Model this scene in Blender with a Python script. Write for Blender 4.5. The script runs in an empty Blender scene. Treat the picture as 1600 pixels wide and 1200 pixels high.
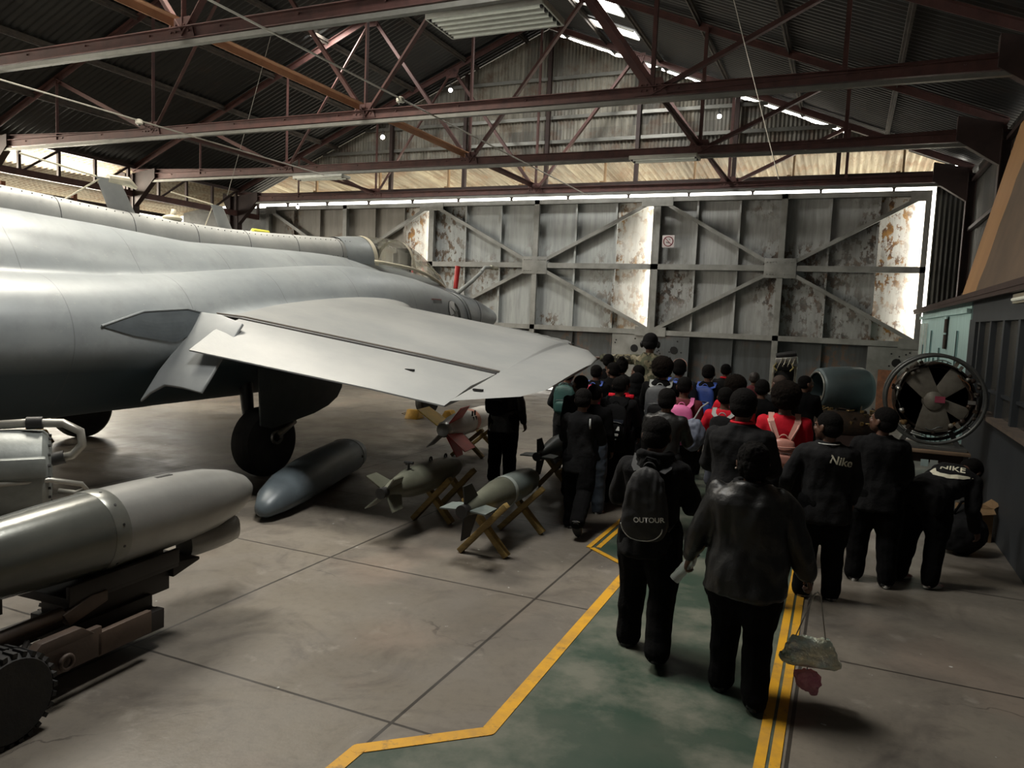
import bpy, math, random
from mathutils import Vector, Matrix, noise as mnoise
from mathutils.bvhtree import BVHTree
random.seed(7)
PI = math.pi
SC = bpy.context.scene
COL = SC.collection

# ------------------------------------------------------------------ camera
YAW, PITCH, ROLL, FPX = math.radians(23.68258), math.radians(5.18210), math.radians(2.42342), 1181.77
def camera_matrix(loc):
    fw = Vector((-math.sin(YAW)*math.cos(PITCH), math.cos(YAW)*math.cos(PITCH), -math.sin(PITCH)))
    rt = Vector((math.cos(YAW), math.sin(YAW), 0)); up = rt.cross(fw)
    r2 = math.cos(ROLL)*rt + math.sin(ROLL)*up
    u2 = -math.sin(ROLL)*rt + math.cos(ROLL)*up
    m = Matrix((r2, u2, -fw)).transposed().to_4x4(); m.translation = loc
    return m
cd = bpy.data.cameras.new('camera'); cam = bpy.data.objects.new('camera', cd); COL.objects.link(cam)
cd.sensor_width = 36; cd.lens = 36*FPX/1600; cd.clip_start = .05; cd.clip_end = 300
cam.matrix_world = camera_matrix(Vector((0, 0, 2.05)))
SC.camera = cam

# ------------------------------------------------------------------ light and exposure
vs = SC.view_settings
SC.display_settings.display_device = 'sRGB'
vs.view_transform = 'Standard'; vs.look = 'None'; vs.gamma = 1; vs.exposure = 0.4
w = bpy.data.worlds.new('world'); SC.world = w; w.use_nodes = True
w.node_tree.nodes['Background'].inputs[0].default_value = (1.0, .96, .88, 1)
w.node_tree.nodes['Background'].inputs[1].default_value = 5.0
def area_light(name, loc, target, sx, sy, power, col=(1, 1, 1), spread=180):
    l = bpy.data.lights.new(name, 'AREA'); l.shape = 'RECTANGLE'; l.size = sx; l.size_y = sy
    l.energy = power; l.color = col; l.spread = math.radians(spread)
    o = bpy.data.objects.new(name, l); COL.objects.link(o); o.location = loc
    d = Vector(target)-Vector(loc)
    o.rotation_euler = d.to_track_quat('-Z', 'Y').to_euler()
    return o
# added fill lamps, plus daylight through the roof lights and the side openings
area_light('rear_doorway_daylight', (-9, -7, 3.2), (-9, 5, 2.4), 14, 4.5, 14, (.95, .97, 1))  # unseen fill added behind the camera; the rear wall has no doorway
area_light('roof_light_daylight', (-3.4, 4.6, 7.7), (-3.4, 5.2, 0), 1.6, 1.6, 170, (1, .97, .9), 120)
area_light('roof_light_daylight', (-9.4, 7.0, 9.0), (-8.6, 7.4, 1), 1.6, 4.0, 560, (1, .93, .80), 120)  # fill lamp added over the jet; no roof light on this slope
area_light('roof_light_daylight', (-5.6, 16.1, 8.78), (-5.6, 18.6, 2), 1.3, .8, 190, (1, .98, .92), 150)
area_light('roof_light_daylight', (-11.5, 14.5, 8.3), (-10.5, 18.6, 2), 1.3, .8, 125, (1, .98, .92), 150)  # added lamp to brighten the doors, not under any roof light
area_light('side_opening_daylight', (-20.6, 8.0, 4.9), (-9, 7, 2.9), 15, .8, 1300, (1, .91, .74), 150)

# ------------------------------------------------------------------ materials
def nodes_of(m):
    m.use_nodes = True
    nt = m.node_tree
    return nt, nt.nodes['Principled BSDF']
def N(nt, t, **kw):
    n = nt.nodes.new(t)
    for k, v in kw.items():
        if k.startswith('i_'):
            n.inputs[k[2:].replace('_', ' ')].default_value = v
        elif k.startswith('n_'):
            n.inputs[int(k[2:])].default_value = v
        else: setattr(n, k, v)
    return n
def L(nt, a, b): nt.links.new(a, b)
def rgba(c): return (c[0], c[1], c[2], 1)
def mapping(nt, scale=(1, 1, 1), coord='Object', rot=(0, 0, 0), loc=(0, 0, 0)):
    tc = N(nt, 'ShaderNodeTexCoord'); mp = N(nt, 'ShaderNodeMapping')
    mp.inputs['Scale'].default_value = scale; mp.inputs['Rotation'].default_value = rot; mp.inputs['Location'].default_value = loc
    L(nt, tc.outputs[coord], mp.inputs[0]); return mp.outputs[0]
def noise_fac(nt, vec, scale, detail=5, rough=.6, lo=.35, hi=.65, dist=0):
    n = N(nt, 'ShaderNodeTexNoise'); n.inputs['Scale'].default_value = scale; n.inputs['Detail'].default_value = detail
    n.inputs['Roughness'].default_value = rough; n.inputs['Distortion'].default_value = dist
    L(nt, vec, n.inputs['Vector'])
    r = N(nt, 'ShaderNodeMapRange'); r.inputs[1].default_value = lo; r.inputs[2].default_value = hi
    L(nt, n.outputs[0], r.inputs[0]); return r.outputs[0]
def mix(nt, fac, a, b, mode='MIX'):
    m = N(nt, 'ShaderNodeMix', data_type='RGBA', blend_type=mode)
    if isinstance(fac, (int, float)): m.inputs[0].default_value = fac
    else: L(nt, fac, m.inputs[0])
    for i, v in ((6, a), (7, b)):
        if isinstance(v, tuple): m.inputs[i].default_value = rgba(v)
        else: L(nt, v, m.inputs[i])
    return m.outputs[2]
def mathn(nt, op, a, b=0.0, c=None):
    m = N(nt, 'ShaderNodeMath', operation=op)
    for i, v in enumerate((a, b) if c is None else (a, b, c)):
        if isinstance(v, (int, float)): m.inputs[i].default_value = v
        else: L(nt, v, m.inputs[i])
    return m.outputs[0]
def bump(nt, bs, h, strength=.3, dist=.02):
    b = N(nt, 'ShaderNodeBump'); b.inputs['Strength'].default_value = strength; b.inputs['Distance'].default_value = dist
    L(nt, h, b.inputs['Height']); L(nt, b.outputs[0], bs.inputs['Normal'])
MATS = {}
def mat(name, col, rough=.6, metal=0, col2=None, scale=6, lo=.35, hi=.65, stretch=(1, 1, 1), bmp=0, bscale=40, spec=.5, emit=0, sheen=0, trans=0, ior=1.45, alpha=1):
    if name in MATS: return MATS[name]
    m = bpy.data.materials.new(name); nt, bs = nodes_of(m)
    bs.inputs['Base Color'].default_value = rgba(col); bs.inputs['Roughness'].default_value = rough
    bs.inputs['Metallic'].default_value = metal; bs.inputs['Specular IOR Level'].default_value = spec
    vec = mapping(nt, stretch)
    c2 = col2 or tuple(v*.8 for v in col)
    f = noise_fac(nt, vec, scale, lo=lo, hi=hi)
    L(nt, mix(nt, f, col, c2), bs.inputs['Base Color'])
    if bmp:
        h = noise_fac(nt, vec, bscale, lo=0, hi=1); bump(nt, bs, h, bmp, .01)
    if emit:
        bs.inputs['Emission Color'].default_value = rgba(col); bs.inputs['Emission Strength'].default_value = emit
    if sheen: bs.inputs['Sheen Weight'].default_value = sheen
    if trans: bs.inputs['Transmission Weight'].default_value = trans; bs.inputs['IOR'].default_value = ior
    MATS[name] = m; return m

def concrete_floor():
    m = bpy.data.materials.new('concrete_floor'); nt, bs = nodes_of(m)
    v = mapping(nt)
    base = mix(nt, noise_fac(nt, v, .55, 6, .6, .38, .62), (.205, .182, .150), (.132, .117, .100))
    base = mix(nt, noise_fac(nt, v, 1.3, 5, .7, .50, .72, 1.5), base, (.098, .086, .075))
    base = mix(nt, mathn(nt, 'MULTIPLY', noise_fac(nt, mapping(nt, loc=(5, 3, 1)), .9, 4, .5, .55, .75), .7), base, (.235, .185, .15))
    base = mix(nt, mathn(nt, 'MULTIPLY', noise_fac(nt, v, 16, 8, .75, .5, .75), .45), base, (.09, .078, .068))
    base = mix(nt, mathn(nt, 'MULTIPLY', noise_fac(nt, mapping(nt, loc=(9, 1, 4)), 3.2, 8, .7, .60, .70), .5), base, (.30, .275, .24))
    # cracks
    vo = N(nt, 'ShaderNodeTexVoronoi', feature='DISTANCE_TO_EDGE'); vo.inputs['Scale'].default_value = .55
    nz = N(nt, 'ShaderNodeTexNoise'); nz.inputs['Scale'].default_value = 2.5; nz.inputs['Detail'].default_value = 6; L(nt, v, nz.inputs['Vector'])
    mv = N(nt, 'ShaderNodeMix', data_type='VECTOR'); mv.inputs[0].default_value = .35; L(nt, v, mv.inputs[4]); L(nt, nz.outputs[1], mv.inputs[5]); L(nt, mv.outputs[1], vo.inputs['Vector'])
    cr = mathn(nt, 'LESS_THAN', vo.outputs[0], .0022)
    crm = mathn(nt, 'MULTIPLY', cr, noise_fac(nt, mapping(nt, loc=(2, 7, 0)), 1.1, 3, .5, .5, .6))
    base = mix(nt, mathn(nt, 'MULTIPLY', crm, .6), base, (.05, .043, .038))
    # white specks of dropped paint and paper
    sp = noise_fac(nt, mapping(nt, loc=(1, 2, 3)), 13, 2, .5, .755, .77)
    base = mix(nt, sp, base, (.5, .5, .48))
    # cast slab joints
    sx = N(nt, 'ShaderNodeSeparateXYZ'); L(nt, v, sx.inputs[0])
    def joint(out, off, step, w_):
        t = mathn(nt, 'DIVIDE', mathn(nt, 'ADD', out, off), step)
        d = mathn(nt, 'ABSOLUTE', mathn(nt, 'SUBTRACT', t, mathn(nt, 'ROUND', t)))
        return mathn(nt, 'LESS_THAN', mathn(nt, 'MULTIPLY', d, step), w_)
    j = mathn(nt, 'MAXIMUM', joint(sx.outputs[0], 1.935, 1.825, .010), joint(sx.outputs[1], -3.09, 1.905, .009))
    base = mix(nt, mathn(nt, 'MULTIPLY', j, .85), base, (.022, .019, .017))
    L(nt, base, bs.inputs['Base Color'])
    r = N(nt, 'ShaderNodeMapRange'); r.inputs[3].default_value = .28; r.inputs[4].default_value = .5
    L(nt, noise_fac(nt, v, 2.2, 5, .6, .35, .65), r.inputs[0]); L(nt, r.outputs[0], bs.inputs['Roughness'])
    hh = mathn(nt, 'SUBTRACT', noise_fac(nt, v, 22, 8, .7, 0, 1), mathn(nt, 'MULTIPLY', mathn(nt, 'MAXIMUM', j, crm), 2))
    bump(nt, bs, hh, .25, .006)
    return m
def green_paint():
    m = bpy.data.materials.new('green_floor_paint'); nt, bs = nodes_of(m); v = mapping(nt)
    base = mix(nt, noise_fac(nt, v, 1.1, 6, .6, .36, .62), (.028, .058, .040), (.062, .080, .060))
    base = mix(nt, mathn(nt, 'MULTIPLY', noise_fac(nt, mapping(nt, loc=(3.3, 1, 0)), 1.25, 7, .65, .46, .62), .8), base, (.175, .175, .14))
    base = mix(nt, mathn(nt, 'MULTIPLY', noise_fac(nt, v, 11, 7, .7, .6, .75), .4), base, (.03, .03, .025))
    L(nt, base, bs.inputs['Base Color']); bs.inputs['Roughness'].default_value = .42
    bump(nt, bs, noise_fac(nt, v, 25, 6, .7, 0, 1), .15, .005); return m
def yellow_paint():
    m = bpy.data.materials.new('yellow_line_paint'); nt, bs = nodes_of(m); v = mapping(nt)
    b = mix(nt, noise_fac(nt, v, 3.5, 6, .7, .45, .7), (.66, .34, .02), (.42, .23, .045))
    b = mix(nt, mathn(nt, 'MULTIPLY', noise_fac(nt, v, 9, 8, .75, .56, .66), .7), b, (.13, .10, .07))
    L(nt, b, bs.inputs['Base Color']); bs.inputs['Roughness'].default_value = .5; return m
def door_paint(name, a, b, rustiness=.5, seed=0, peel=(.09, .07, .055), peel2=(.20, .12, .07)):
    m = bpy.data.materials.new(name); nt, bs = nodes_of(m)
    v = mapping(nt, loc=(seed, seed*.7, 0)); st = mapping(nt, (3, 3, .28), loc=(seed, 0, 0))
    c = mix(nt, noise_fac(nt, st, 2.2, 6, .6, .35, .65), a, b)
    c = mix(nt, mathn(nt, 'MULTIPLY', noise_fac(nt, st, 9, 5, .6, .5, .75), .4), c, tuple(x*.6 for x in b))
    big = noise_fac(nt, v, .55, 3, .5, .56-rustiness*.18, .66-rustiness*.12)
    fine = noise_fac(nt, mapping(nt, (1.6, 1.6, 1), loc=(seed, 3, 0)), 3.6, 9, .72, .50, .535)
    mask = mathn(nt, 'MULTIPLY', big, fine)
    pc = mix(nt, noise_fac(nt, v, 7, 5, .6, .4, .6), peel, peel2)
    c = mix(nt, mask, c, pc)
    L(nt, c, bs.inputs['Base Color']); bs.inputs['Roughness'].default_value = .55
    bump(nt, bs, mathn(nt, 'SUBTRACT', noise_fac(nt, v, 1.6, 3, .5, 0, 1), mathn(nt, 'MULTIPLY', mask, .12)), .5, .03)
    return m
def corrugated_mat(name, a, b, rust, amount=.5, axis='X', seed=0):
    m = bpy.data.materials.new(name); nt, bs = nodes_of(m)
    s = {'X': (9, 9, .5), 'Y': (.5, 9, .5), 'XC': (11, .5, .5)}[axis]; canopy = axis == 'XC'; axis = 'X' if canopy else axis
    st = mapping(nt, s, loc=(seed, seed, 0)); v = mapping(nt, loc=(seed, 0, 0))
    c = mix(nt, noise_fac(nt, st, 1.2, 5, .6, .35, .65), a, b)
    # sheets of different age
    sh = N(nt, 'ShaderNodeTexBrick'); sh.inputs['Scale'].default_value = 1; sh.inputs['Brick Width'].default_value = .8; sh.inputs['Row Height'].default_value = 2.4
    sh.inputs['Mortar Size'].default_value = 0; sh.inputs['Color1'].default_value = (.55, .55, .55, 1); sh.inputs['Color2'].default_value = (1.1, 1.08, 1.0, 1)
    tc = N(nt, 'ShaderNodeTexCoord'); sx = N(nt, 'ShaderNodeSeparateXYZ'); cx = N(nt, 'ShaderNodeCombineXYZ')
    L(nt, tc.outputs['Object'], sx.inputs[0])
    L(nt, sx.outputs[0 if axis == 'X' else 1], cx.inputs[0]); L(nt, sx.outputs[2 if axis == 'X' else 0], cx.inputs[1]); L(nt, cx.outputs[0], sh.inputs['Vector'])
    c = mix(nt, 1.0, c, sh.outputs[0], 'MULTIPLY')
    c = mix(nt, mathn(nt, 'MULTIPLY', noise_fac(nt, v, 1.4, 8, .7, .62-amount*.2, .72-amount*.1), .85), c, rust)
    L(nt, c, bs.inputs['Base Color']); bs.inputs['Roughness'].default_value = .6; bs.inputs['Metallic'].default_value = .15
    return m
def aircraft_skin():
    m = bpy.data.materials.new('aircraft_grey_paint'); nt, bs = nodes_of(m)
    v = mapping(nt); st = mapping(nt, (.4, 2.5, 2.5))
    c = mix(nt, noise_fac(nt, v, 1.1, 6, .6, .38, .62), (.30, .325, .335), (.245, .270, .285))
    c = mix(nt, mathn(nt, 'MULTIPLY', noise_fac(nt, st, 2.3, 7, .65, .5, .75), .5), c, (.20, .215, .225))
    c = mix(nt, mathn(nt, 'MULTIPLY', noise_fac(nt, v, 14, 8, .7, .6, .7), .5), c, (.38, .39, .38))
    # slate above; blue underside paint, darkened by overhead shade put into the colour; panel seams
    tc = N(nt, 'ShaderNodeTexCoord'); sx = N(nt, 'ShaderNodeSeparateXYZ'); L(nt, tc.outputs['Object'], sx.inputs[0])
    def seam(out, step, w_, off=0):
        t = mathn(nt, 'DIVIDE', mathn(nt, 'ADD', out, off), step)
        d = mathn(nt, 'ABSOLUTE', mathn(nt, 'SUBTRACT', t, mathn(nt, 'ROUND', t)))
        return mathn(nt, 'LESS_THAN', mathn(nt, 'MULTIPLY', d, step), w_)
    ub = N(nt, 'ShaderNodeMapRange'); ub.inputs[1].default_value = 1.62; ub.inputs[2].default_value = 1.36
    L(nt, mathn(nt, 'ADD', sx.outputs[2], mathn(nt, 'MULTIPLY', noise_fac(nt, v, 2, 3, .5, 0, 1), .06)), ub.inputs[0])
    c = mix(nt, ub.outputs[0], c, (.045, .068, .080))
    j = seam(sx.outputs[1], 1.31, .005, .97)
    L(nt, mix(nt, mathn(nt, 'MULTIPLY', j, .42), c, (.09, .095, .10)), bs.inputs['Base Color'])
    bs.inputs['Roughness'].default_value = .42; bs.inputs['Metallic'].default_value = .1
    bump(nt, bs, noise_fac(nt, v, 2.5, 3, .5, 0, 1), .18, .02)
    return m

M = {
 'floor': concrete_floor(), 'green': green_paint(), 'yellow': yellow_paint(),
 'door_frame': mat('door_frame_paint', (.20, .205, .195), .55, .1, (.13, .13, .12), 3, bmp=.1),
 'steel': mat('oxide_red_steel', (.115, .052, .045), .5, .25, (.07, .035, .032), 4, bmp=.1),
 'steel_dark': mat('dark_oxide_steel', (.045, .026, .023), .6, .2, (.03, .018, .016), 4),
 'conduit': mat('galvanised_conduit', (.22, .22, .20), .45, .5),
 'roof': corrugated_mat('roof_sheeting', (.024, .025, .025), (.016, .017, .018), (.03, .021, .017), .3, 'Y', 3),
 'gable': corrugated_mat('rusty_gable_sheeting', (.33, .32, .285), (.17, .165, .145), (.13, .08, .05), .65, 'X', 1),
 'canopy': corrugated_mat('rusty_canopy_sheeting', (.46, .42, .33), (.20, .165, .11), (.20, .12, .06), .75, 'XC', 6),
 'sidewall': corrugated_mat('dark_wall_sheeting', (.055, .055, .052), (.035, .035, .033), (.04, .028, .02), .3, 'Y', 2),
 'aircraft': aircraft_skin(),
 'tyre': mat('black_rubber', (.018, .018, .019), .75, 0, (.028, .026, .024), 8, bmp=.2),
 'dark_metal': mat('dark_metal', (.05, .05, .05), .45, .6),
 'bright_metal': mat('worn_bright_metal', (.45, .44, .41), .35, .8, (.3, .29, .27), 9),
 'black_cloth': mat('black_cloth', (.005, .005, .0055), .9, 0, (.008, .008, .009), 5, bmp=.35, bscale=30, spec=.2),
}
def black_variant(name, c, rough=.8, spec=.3, bmp=.4, sheen=0): return mat(name, c, rough, 0, tuple(v*.7 for v in c), 5, bmp=bmp, bscale=28, spec=spec, sheen=sheen)

# ------------------------------------------------------------------ mesh building
class MB:
    def __init__(s): s.v = []; s.f = []
    def add(s, vs_, fs):
        o = len(s.v); s.v += [tuple(v) for v in vs_]; s.f += [tuple(i+o for i in f) for f in fs]; return s
    def box(s, c, d, rot=None):
        hx, hy, hz = d[0]/2, d[1]/2, d[2]/2
        vs_ = [Vector((x*hx, y*hy, z*hz)) for x in (-1, 1) for y in (-1, 1) for z in (-1, 1)]
        if rot is not None: vs_ = [rot @ v for v in vs_]
        c = Vector(c); vs_ = [v+c for v in vs_]
        return s.add(vs_, [(0, 1, 3, 2), (4, 6, 7, 5), (0, 4, 5, 1), (2, 3, 7, 6), (0, 2, 6, 4), (1, 5, 7, 3)])
    def beam(s, a, b, w_, h, up=(0, 0, 1)):
        a, b = Vector(a), Vector(b); d = (b-a); ln = d.length; d.normalize(); up = Vector(up)
        x = d.cross(up)
        if x.length < 1e-4: x = d.cross(Vector((1, 0, 0)))
        x.normalize(); z = x.cross(d)
        return s.box((a+b)/2, (w_, ln, h), Matrix((x, d, z)).transposed())
    def angle(s, a, b, w_, t=.008, up=(0, 0, 1)):
        "steel angle: two thin legs"
        a, b = Vector(a), Vector(b); d = (b-a).normalized(); up = Vector(up); x = d.cross(up)
        if x.length < 1e-4: x = d.cross(Vector((1, 0, 0)))
        x.normalize(); z = x.cross(d)
        s.beam(a+z*w_/2, b+z*w_/2, w_, t, up); s.beam(a-x*(w_/2), b-x*(w_/2), t, w_, up); return s
    def tube(s, pts, r, n=10, caps=True, closed=False):
        pts = [Vector(p) for p in pts]; m = len(pts); rs = r if isinstance(r, (list, tuple)) else [r]*m
        rings = []; prev = None
        for i, p in enumerate(pts):
            if closed: d = pts[(i+1) % m]-pts[i-1]
            else: d = pts[min(i+1, m-1)]-pts[max(i-1, 0)]
            d.normalize()
            if prev is None:
                x = d.cross(Vector((0, 0, 1)))
                if x.length < 1e-3: x = d.cross(Vector((1, 0, 0)))
            else: x = prev-d*prev.dot(d)
            x.normalize(); y = d.cross(x); prev = x
            rings.append([p+(x*math.cos(2*PI*k/n)+y*math.sin(2*PI*k/n))*rs[i] for k in range(n)])
        return s.loft(rings, caps and not closed, closed)
    def loft(s, rings, caps=True, closed=False):
        n = len(rings[0]); m = len(rings); vs_ = [v for r in rings for v in r]; fs = []
        for i in range(m if closed else m-1):
            j = (i+1) % m
            for k in range(n):
                l = (k+1) % n; fs.append((i*n+k, i*n+l, j*n+l, j*n+k))
        if caps: fs.append(tuple(range(n))[::-1]); fs.append(tuple((m-1)*n+k for k in range(n)))
        return s.add(vs_, fs)
    def lathe(s, prof, c=(0, 0, 0), axis=(0, 0, 1), n=32, caps=True, sq=(1, 1)):
        c = Vector(c); d = Vector(axis).normalized(); x = d.cross(Vector((0, 0, 1)))
        if x.length < 1e-3: x = Vector((1, 0, 0))
        x.normalize(); y = x.cross(d)
        return s.loft([[c+d*h+(x*math.cos(2*PI*k/n)*sq[0]+y*math.sin(2*PI*k/n)*sq[1])*max(r, 1e-4) for k in range(n)] for r, h in prof], caps)
    def prism(s, pts, d):
        "closed polygon pts (3-D, planar) given thickness vector d"
        pts = [Vector(p) for p in pts]; d = Vector(d); n = len(pts)
        vs_ = [p-d/2 for p in pts]+[p+d/2 for p in pts]
        return s.add(vs_, [tuple(range(n)), tuple(range(n, 2*n))[::-1]]+[(k, n+k, n+(k+1) % n, (k+1) % n) for k in range(n)])
    def ball(s, c, r, n=14, m=10):
        c = Vector(c); rr = Vector(r) if isinstance(r, (tuple, list, Vector)) else Vector((r, r, r))
        rings = []
        for i in range(m+1):
            t = PI*i/m; st_ = max(math.sin(t), 1e-3)
            rings.append([c+Vector((rr.x*st_*math.cos(2*PI*k/n), rr.y*st_*math.sin(2*PI*k/n), rr.z*math.cos(t))) for k in range(n)])
        return s.loft(rings, True)
    def xform(s, mt, start=0):
        s.v = s.v[:start]+[tuple(mt @ Vector(v)) for v in s.v[start:]]; return s
    def mesh(s, name, smooth=False, bevel=0):
        me = bpy.data.meshes.new(name); me.from_pydata(s.v, [], s.f); me.validate(); fix_normals(me)
        if smooth: smooth_mesh(me, smooth)
        return me
    def build(s, name, m, parent=None, smooth=False, bevel=0, world=False):
        if world and parent is not None:
            s.xform(root_matrix(parent).inverted())
        me = s.mesh(name, smooth)
        if bevel:
            o = bpy.data.objects.new('x', me); COL.objects.link(o)
            b = o.modifiers.new('b', 'BEVEL'); b.width = bevel; b.segments = 2; b.limit_method = 'ANGLE'; b.angle_limit = .6
            me2 = evaluated(o); bpy.data.objects.remove(o); bpy.data.meshes.remove(me); me = me2; me.name = name
            smooth_mesh(me, 40)
        return link(name, me, m, parent)
def root_matrix(o):
    m = o.matrix_basis.copy()
    return root_matrix(o.parent) @ m if o.parent else m
def fix_normals(me):
    import bmesh
    b = bmesh.new(); b.from_mesh(me); bmesh.ops.recalc_face_normals(b, faces=b.faces); b.to_mesh(me); b.free()
def smooth_mesh(me, ang=180):
    for p in me.polygons: p.use_smooth = True
    if ang is True: ang = 180
    if ang < 180:
        import bmesh
        b = bmesh.new(); b.from_mesh(me); lim = math.radians(ang)
        for e in b.edges:
            if len(e.link_faces) == 2 and e.calc_face_angle(0) > lim: e.smooth = False
        b.to_mesh(me); b.free()
def evaluated(o):
    dg = bpy.context.evaluated_depsgraph_get(); dg.update()
    return bpy.data.meshes.new_from_object(o.evaluated_get(dg))
def link(name, me, m, parent=None):
    o = bpy.data.objects.new(name, me); COL.objects.link(o)
    if m is not None and len(me.materials) == 0: me.materials.append(m)
    elif m is not None and me.materials[0] is not m:
        o.material_slots[0].link = 'OBJECT'; o.material_slots[0].material = m
    if parent is not None: o.parent = parent
    return o
def thing(name, label, cat, loc=(0, 0, 0), rotz=0, group=None):
    o = bpy.data.objects.new(name, None); COL.objects.link(o); o.empty_display_size = .2
    o.location = loc; o.rotation_euler = (0, 0, rotz); o['label'] = label; o['category'] = cat
    if group: o['group'] = group
    return o
def tag(o, label, cat, group=None, kind=None):
    o['label'] = label; o['category'] = cat
    if group: o['group'] = group
    if kind: o['kind'] = kind
    return o
def struct(name, mb, m, parent=None, **kw):
    o = mb.build(name, m, parent, **kw)
    if parent is None: o['kind'] = 'structure'
    return o
def copy_tree(o, parent=None):
    c = o.copy(); COL.objects.link(c); c.parent = parent
    for ch in [x for x in o.children]: copy_tree(ch, c)
    return c
def text_mesh(body, size, m, name, parent, mt, extrude=.002, bold=0):
    cu = bpy.data.curves.new(name, 'FONT'); cu.body = body; cu.size = size; cu.extrude = extrude; cu.align_x = 'CENTER'; cu.align_y = 'CENTER'; cu.offset = bold
    o = bpy.data.objects.new('x', cu); COL.objects.link(o); me = evaluated(o); bpy.data.objects.remove(o); bpy.data.curves.remove(cu)
    me.transform(mt); me.name = name; return link(name, me, m, parent)
def voxel(mb, name, vox, smooth=4, factor=.5, wrinkle=None):
    "fuse overlapping closed shells into one continuous skin"
    me = bpy.data.meshes.new('t'); me.from_pydata(mb.v, [], mb.f)
    o = bpy.data.objects.new('x', me); COL.objects.link(o)
    r = o.modifiers.new('r', 'REMESH'); r.mode = 'VOXEL'; r.voxel_size = vox
    sm = o.modifiers.new('s', 'SMOOTH'); sm.iterations = smooth; sm.factor = factor
    out = evaluated(o); bpy.data.objects.remove(o); bpy.data.meshes.remove(me)
    out.name = name; out.materials.clear()
    if wrinkle:
        amp, fs = wrinkle
        ns = [v.normal.copy() for v in out.vertices]
        for v, n in zip(out.vertices, ns):
            p = v.co
            h = mnoise.noise(Vector((p.x*fs[0], p.y*fs[1], p.z*fs[2])))+.5*mnoise.noise(Vector((p.x*fs[0]*2.3+4, p.y*fs[1]*2.3, p.z*fs[2]*2.1)))
            v.co = p+n*(h*amp)
    for p in out.polygons: p.use_smooth = True
    return out
# ================================================================== the hangar
RX, RZ, SL = -8.1, 9.95, .405
XL, XR = -18.4, 2.3
def roof_z(x): return RZ-SL*abs(x-RX)
def corr_sheet(p0, u, v, nu_len, period=.12, amp=.02, nrm=None, seg=4):
    """sheet from p0 along u (waves run across u, ridges along v)"""
    p0, u, v = Vector(p0), Vector(u), Vector(v); n = nrm or u.cross(v).normalized()
    cnt = int(u.length/period*seg); mb = MB(); vs_ = []; fs = []
    for i in range(cnt+1):
        t = i/cnt; o = n*(amp*math.sin(2*PI*t*u.length/period))
        vs_ += [p0+u*t+o, p0+u*t+v+o]
    for i in range(cnt): fs.append((2*i, 2*i+2, 2*i+3, 2*i+1))
    return mb.add(vs_, fs)
fl = MB(); fl.box((-8, 6.5, -.15), (28, 27.6, .3)); struct('floor', fl, M['floor'])
ap = MB(); ap.box((-11, 45.4, -.2), (90, 50, .3)); ap.box((-47, 6.5, -.2), (50, 27.8, .3)); o = struct('trim_0', ap, mat('outside_apron', (.62, .58, .50), .8))
# roof sheets
Y0, Y1 = -8.6, 20.22
for side, xe in (('left', XL-.25), ('right', XR+.15)):
    mb = corr_sheet((RX, Y0, RZ), (0, Y1-Y0, 0), (xe-RX, 0, roof_z(xe)-RZ), 0, .15, .022)
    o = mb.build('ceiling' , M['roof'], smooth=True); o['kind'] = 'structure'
rg = MB(); rg.prism([(RX-.35, 5.8, RZ-.06), (RX, 5.8, RZ+.1), (RX+.35, 5.8, RZ-.06), (RX, 5.8, RZ+.02)], (0, 28.7, 0)); struct('trim_1', rg, M['steel_dark'])
# gable end above the doors
mb = MB(); n = int((XR-XL)/.1*4)
vs_ = []; fs = []
for i in range(n+1):
    x = XL+(XR-XL)*i/n; gap = (.13+.05*mnoise.noise(Vector((x*3, 0, 0))) if x > RX+.3 else .035)
    if x > -.4: gap = .05
    y = 20.02+.02*math.sin(2*PI*x/.1)
    vs_ += [(x, y, 6.3+.03*math.sin(x*9)), (x, y, max(roof_z(x)-gap, 6.32))]
for i in range(n):
    if roof_z(XL+(XR-XL)*i/n) > 6.4: fs.append((2*i, 2*i+2, 2*i+3, 2*i+1))
mb.add(vs_, fs); struct('wall_gable', mb, M['gable'], smooth=True)
# canopy outside over the door opening, seen from below
mb = corr_sheet((XL-3, 20.06, 6.3), (XR-XL+5, 0, 0), (0, 2.6, -.28), 0, .16, .045); struct('trim_2', mb, M['canopy'], smooth=True)
mb = MB()
for x in [-16, -13.6, -11.2, -8.8, -6.4, -4.0, -1.6, .8]:
    mb.beam((x, 20.02, 5.72), (x, 22.5, 5.97), .09, .1); mb.beam((x+.1, 20.02, 5.6), (x+.1, 20.02, 6.3), .08, .05)
mb.beam((XL, 22.55, 5.93), (XR, 22.55, 5.93), .1, .12)
struct('trim_3', mb, mat('canopy_bracket_paint', (.38, .25, .13), .7))
# right and left walls, rear end
mb = corr_sheet((XR, Y0, 0), (0, 20.1-Y0, 0), (0, 0, 5.64), 0, .15, .02)
struct('wall_right', mb, M['sidewall'], smooth=True)
mb = MB()
for z in (2.9, 4.3, 5.35): mb.box((XR-.07, 6, z), (.08, 28, .07))
struct('trim_4', mb, M['steel_dark'])
mb = corr_sheet((1.62, 20.04, 0), (XR-1.62, 0, 0), (0, 0, 5.9), 0, .1, .02); struct('wall_front', mb, M['sidewall'], smooth=True)
mb = corr_sheet((-21.6, Y0, 0), (0, 20.3-Y0, 0), (0, 0, 3.7), 0, .15, .025)
struct('wall_left', mb, corrugated_mat('rusty_side_sheeting', (.34, .30, .24), (.25, .20, .15), (.2, .11, .05), .6, 'Y', 8), smooth=True)
mb = MB(); mb.add([(XL-4, Y0, 0), (XR+.4, Y0, 0), (XR+.4, Y0, 11), (XL-4, Y0, 11)], [(0, 1, 2, 3)]); struct('wall_rear', mb, M['sidewall'])
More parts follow.
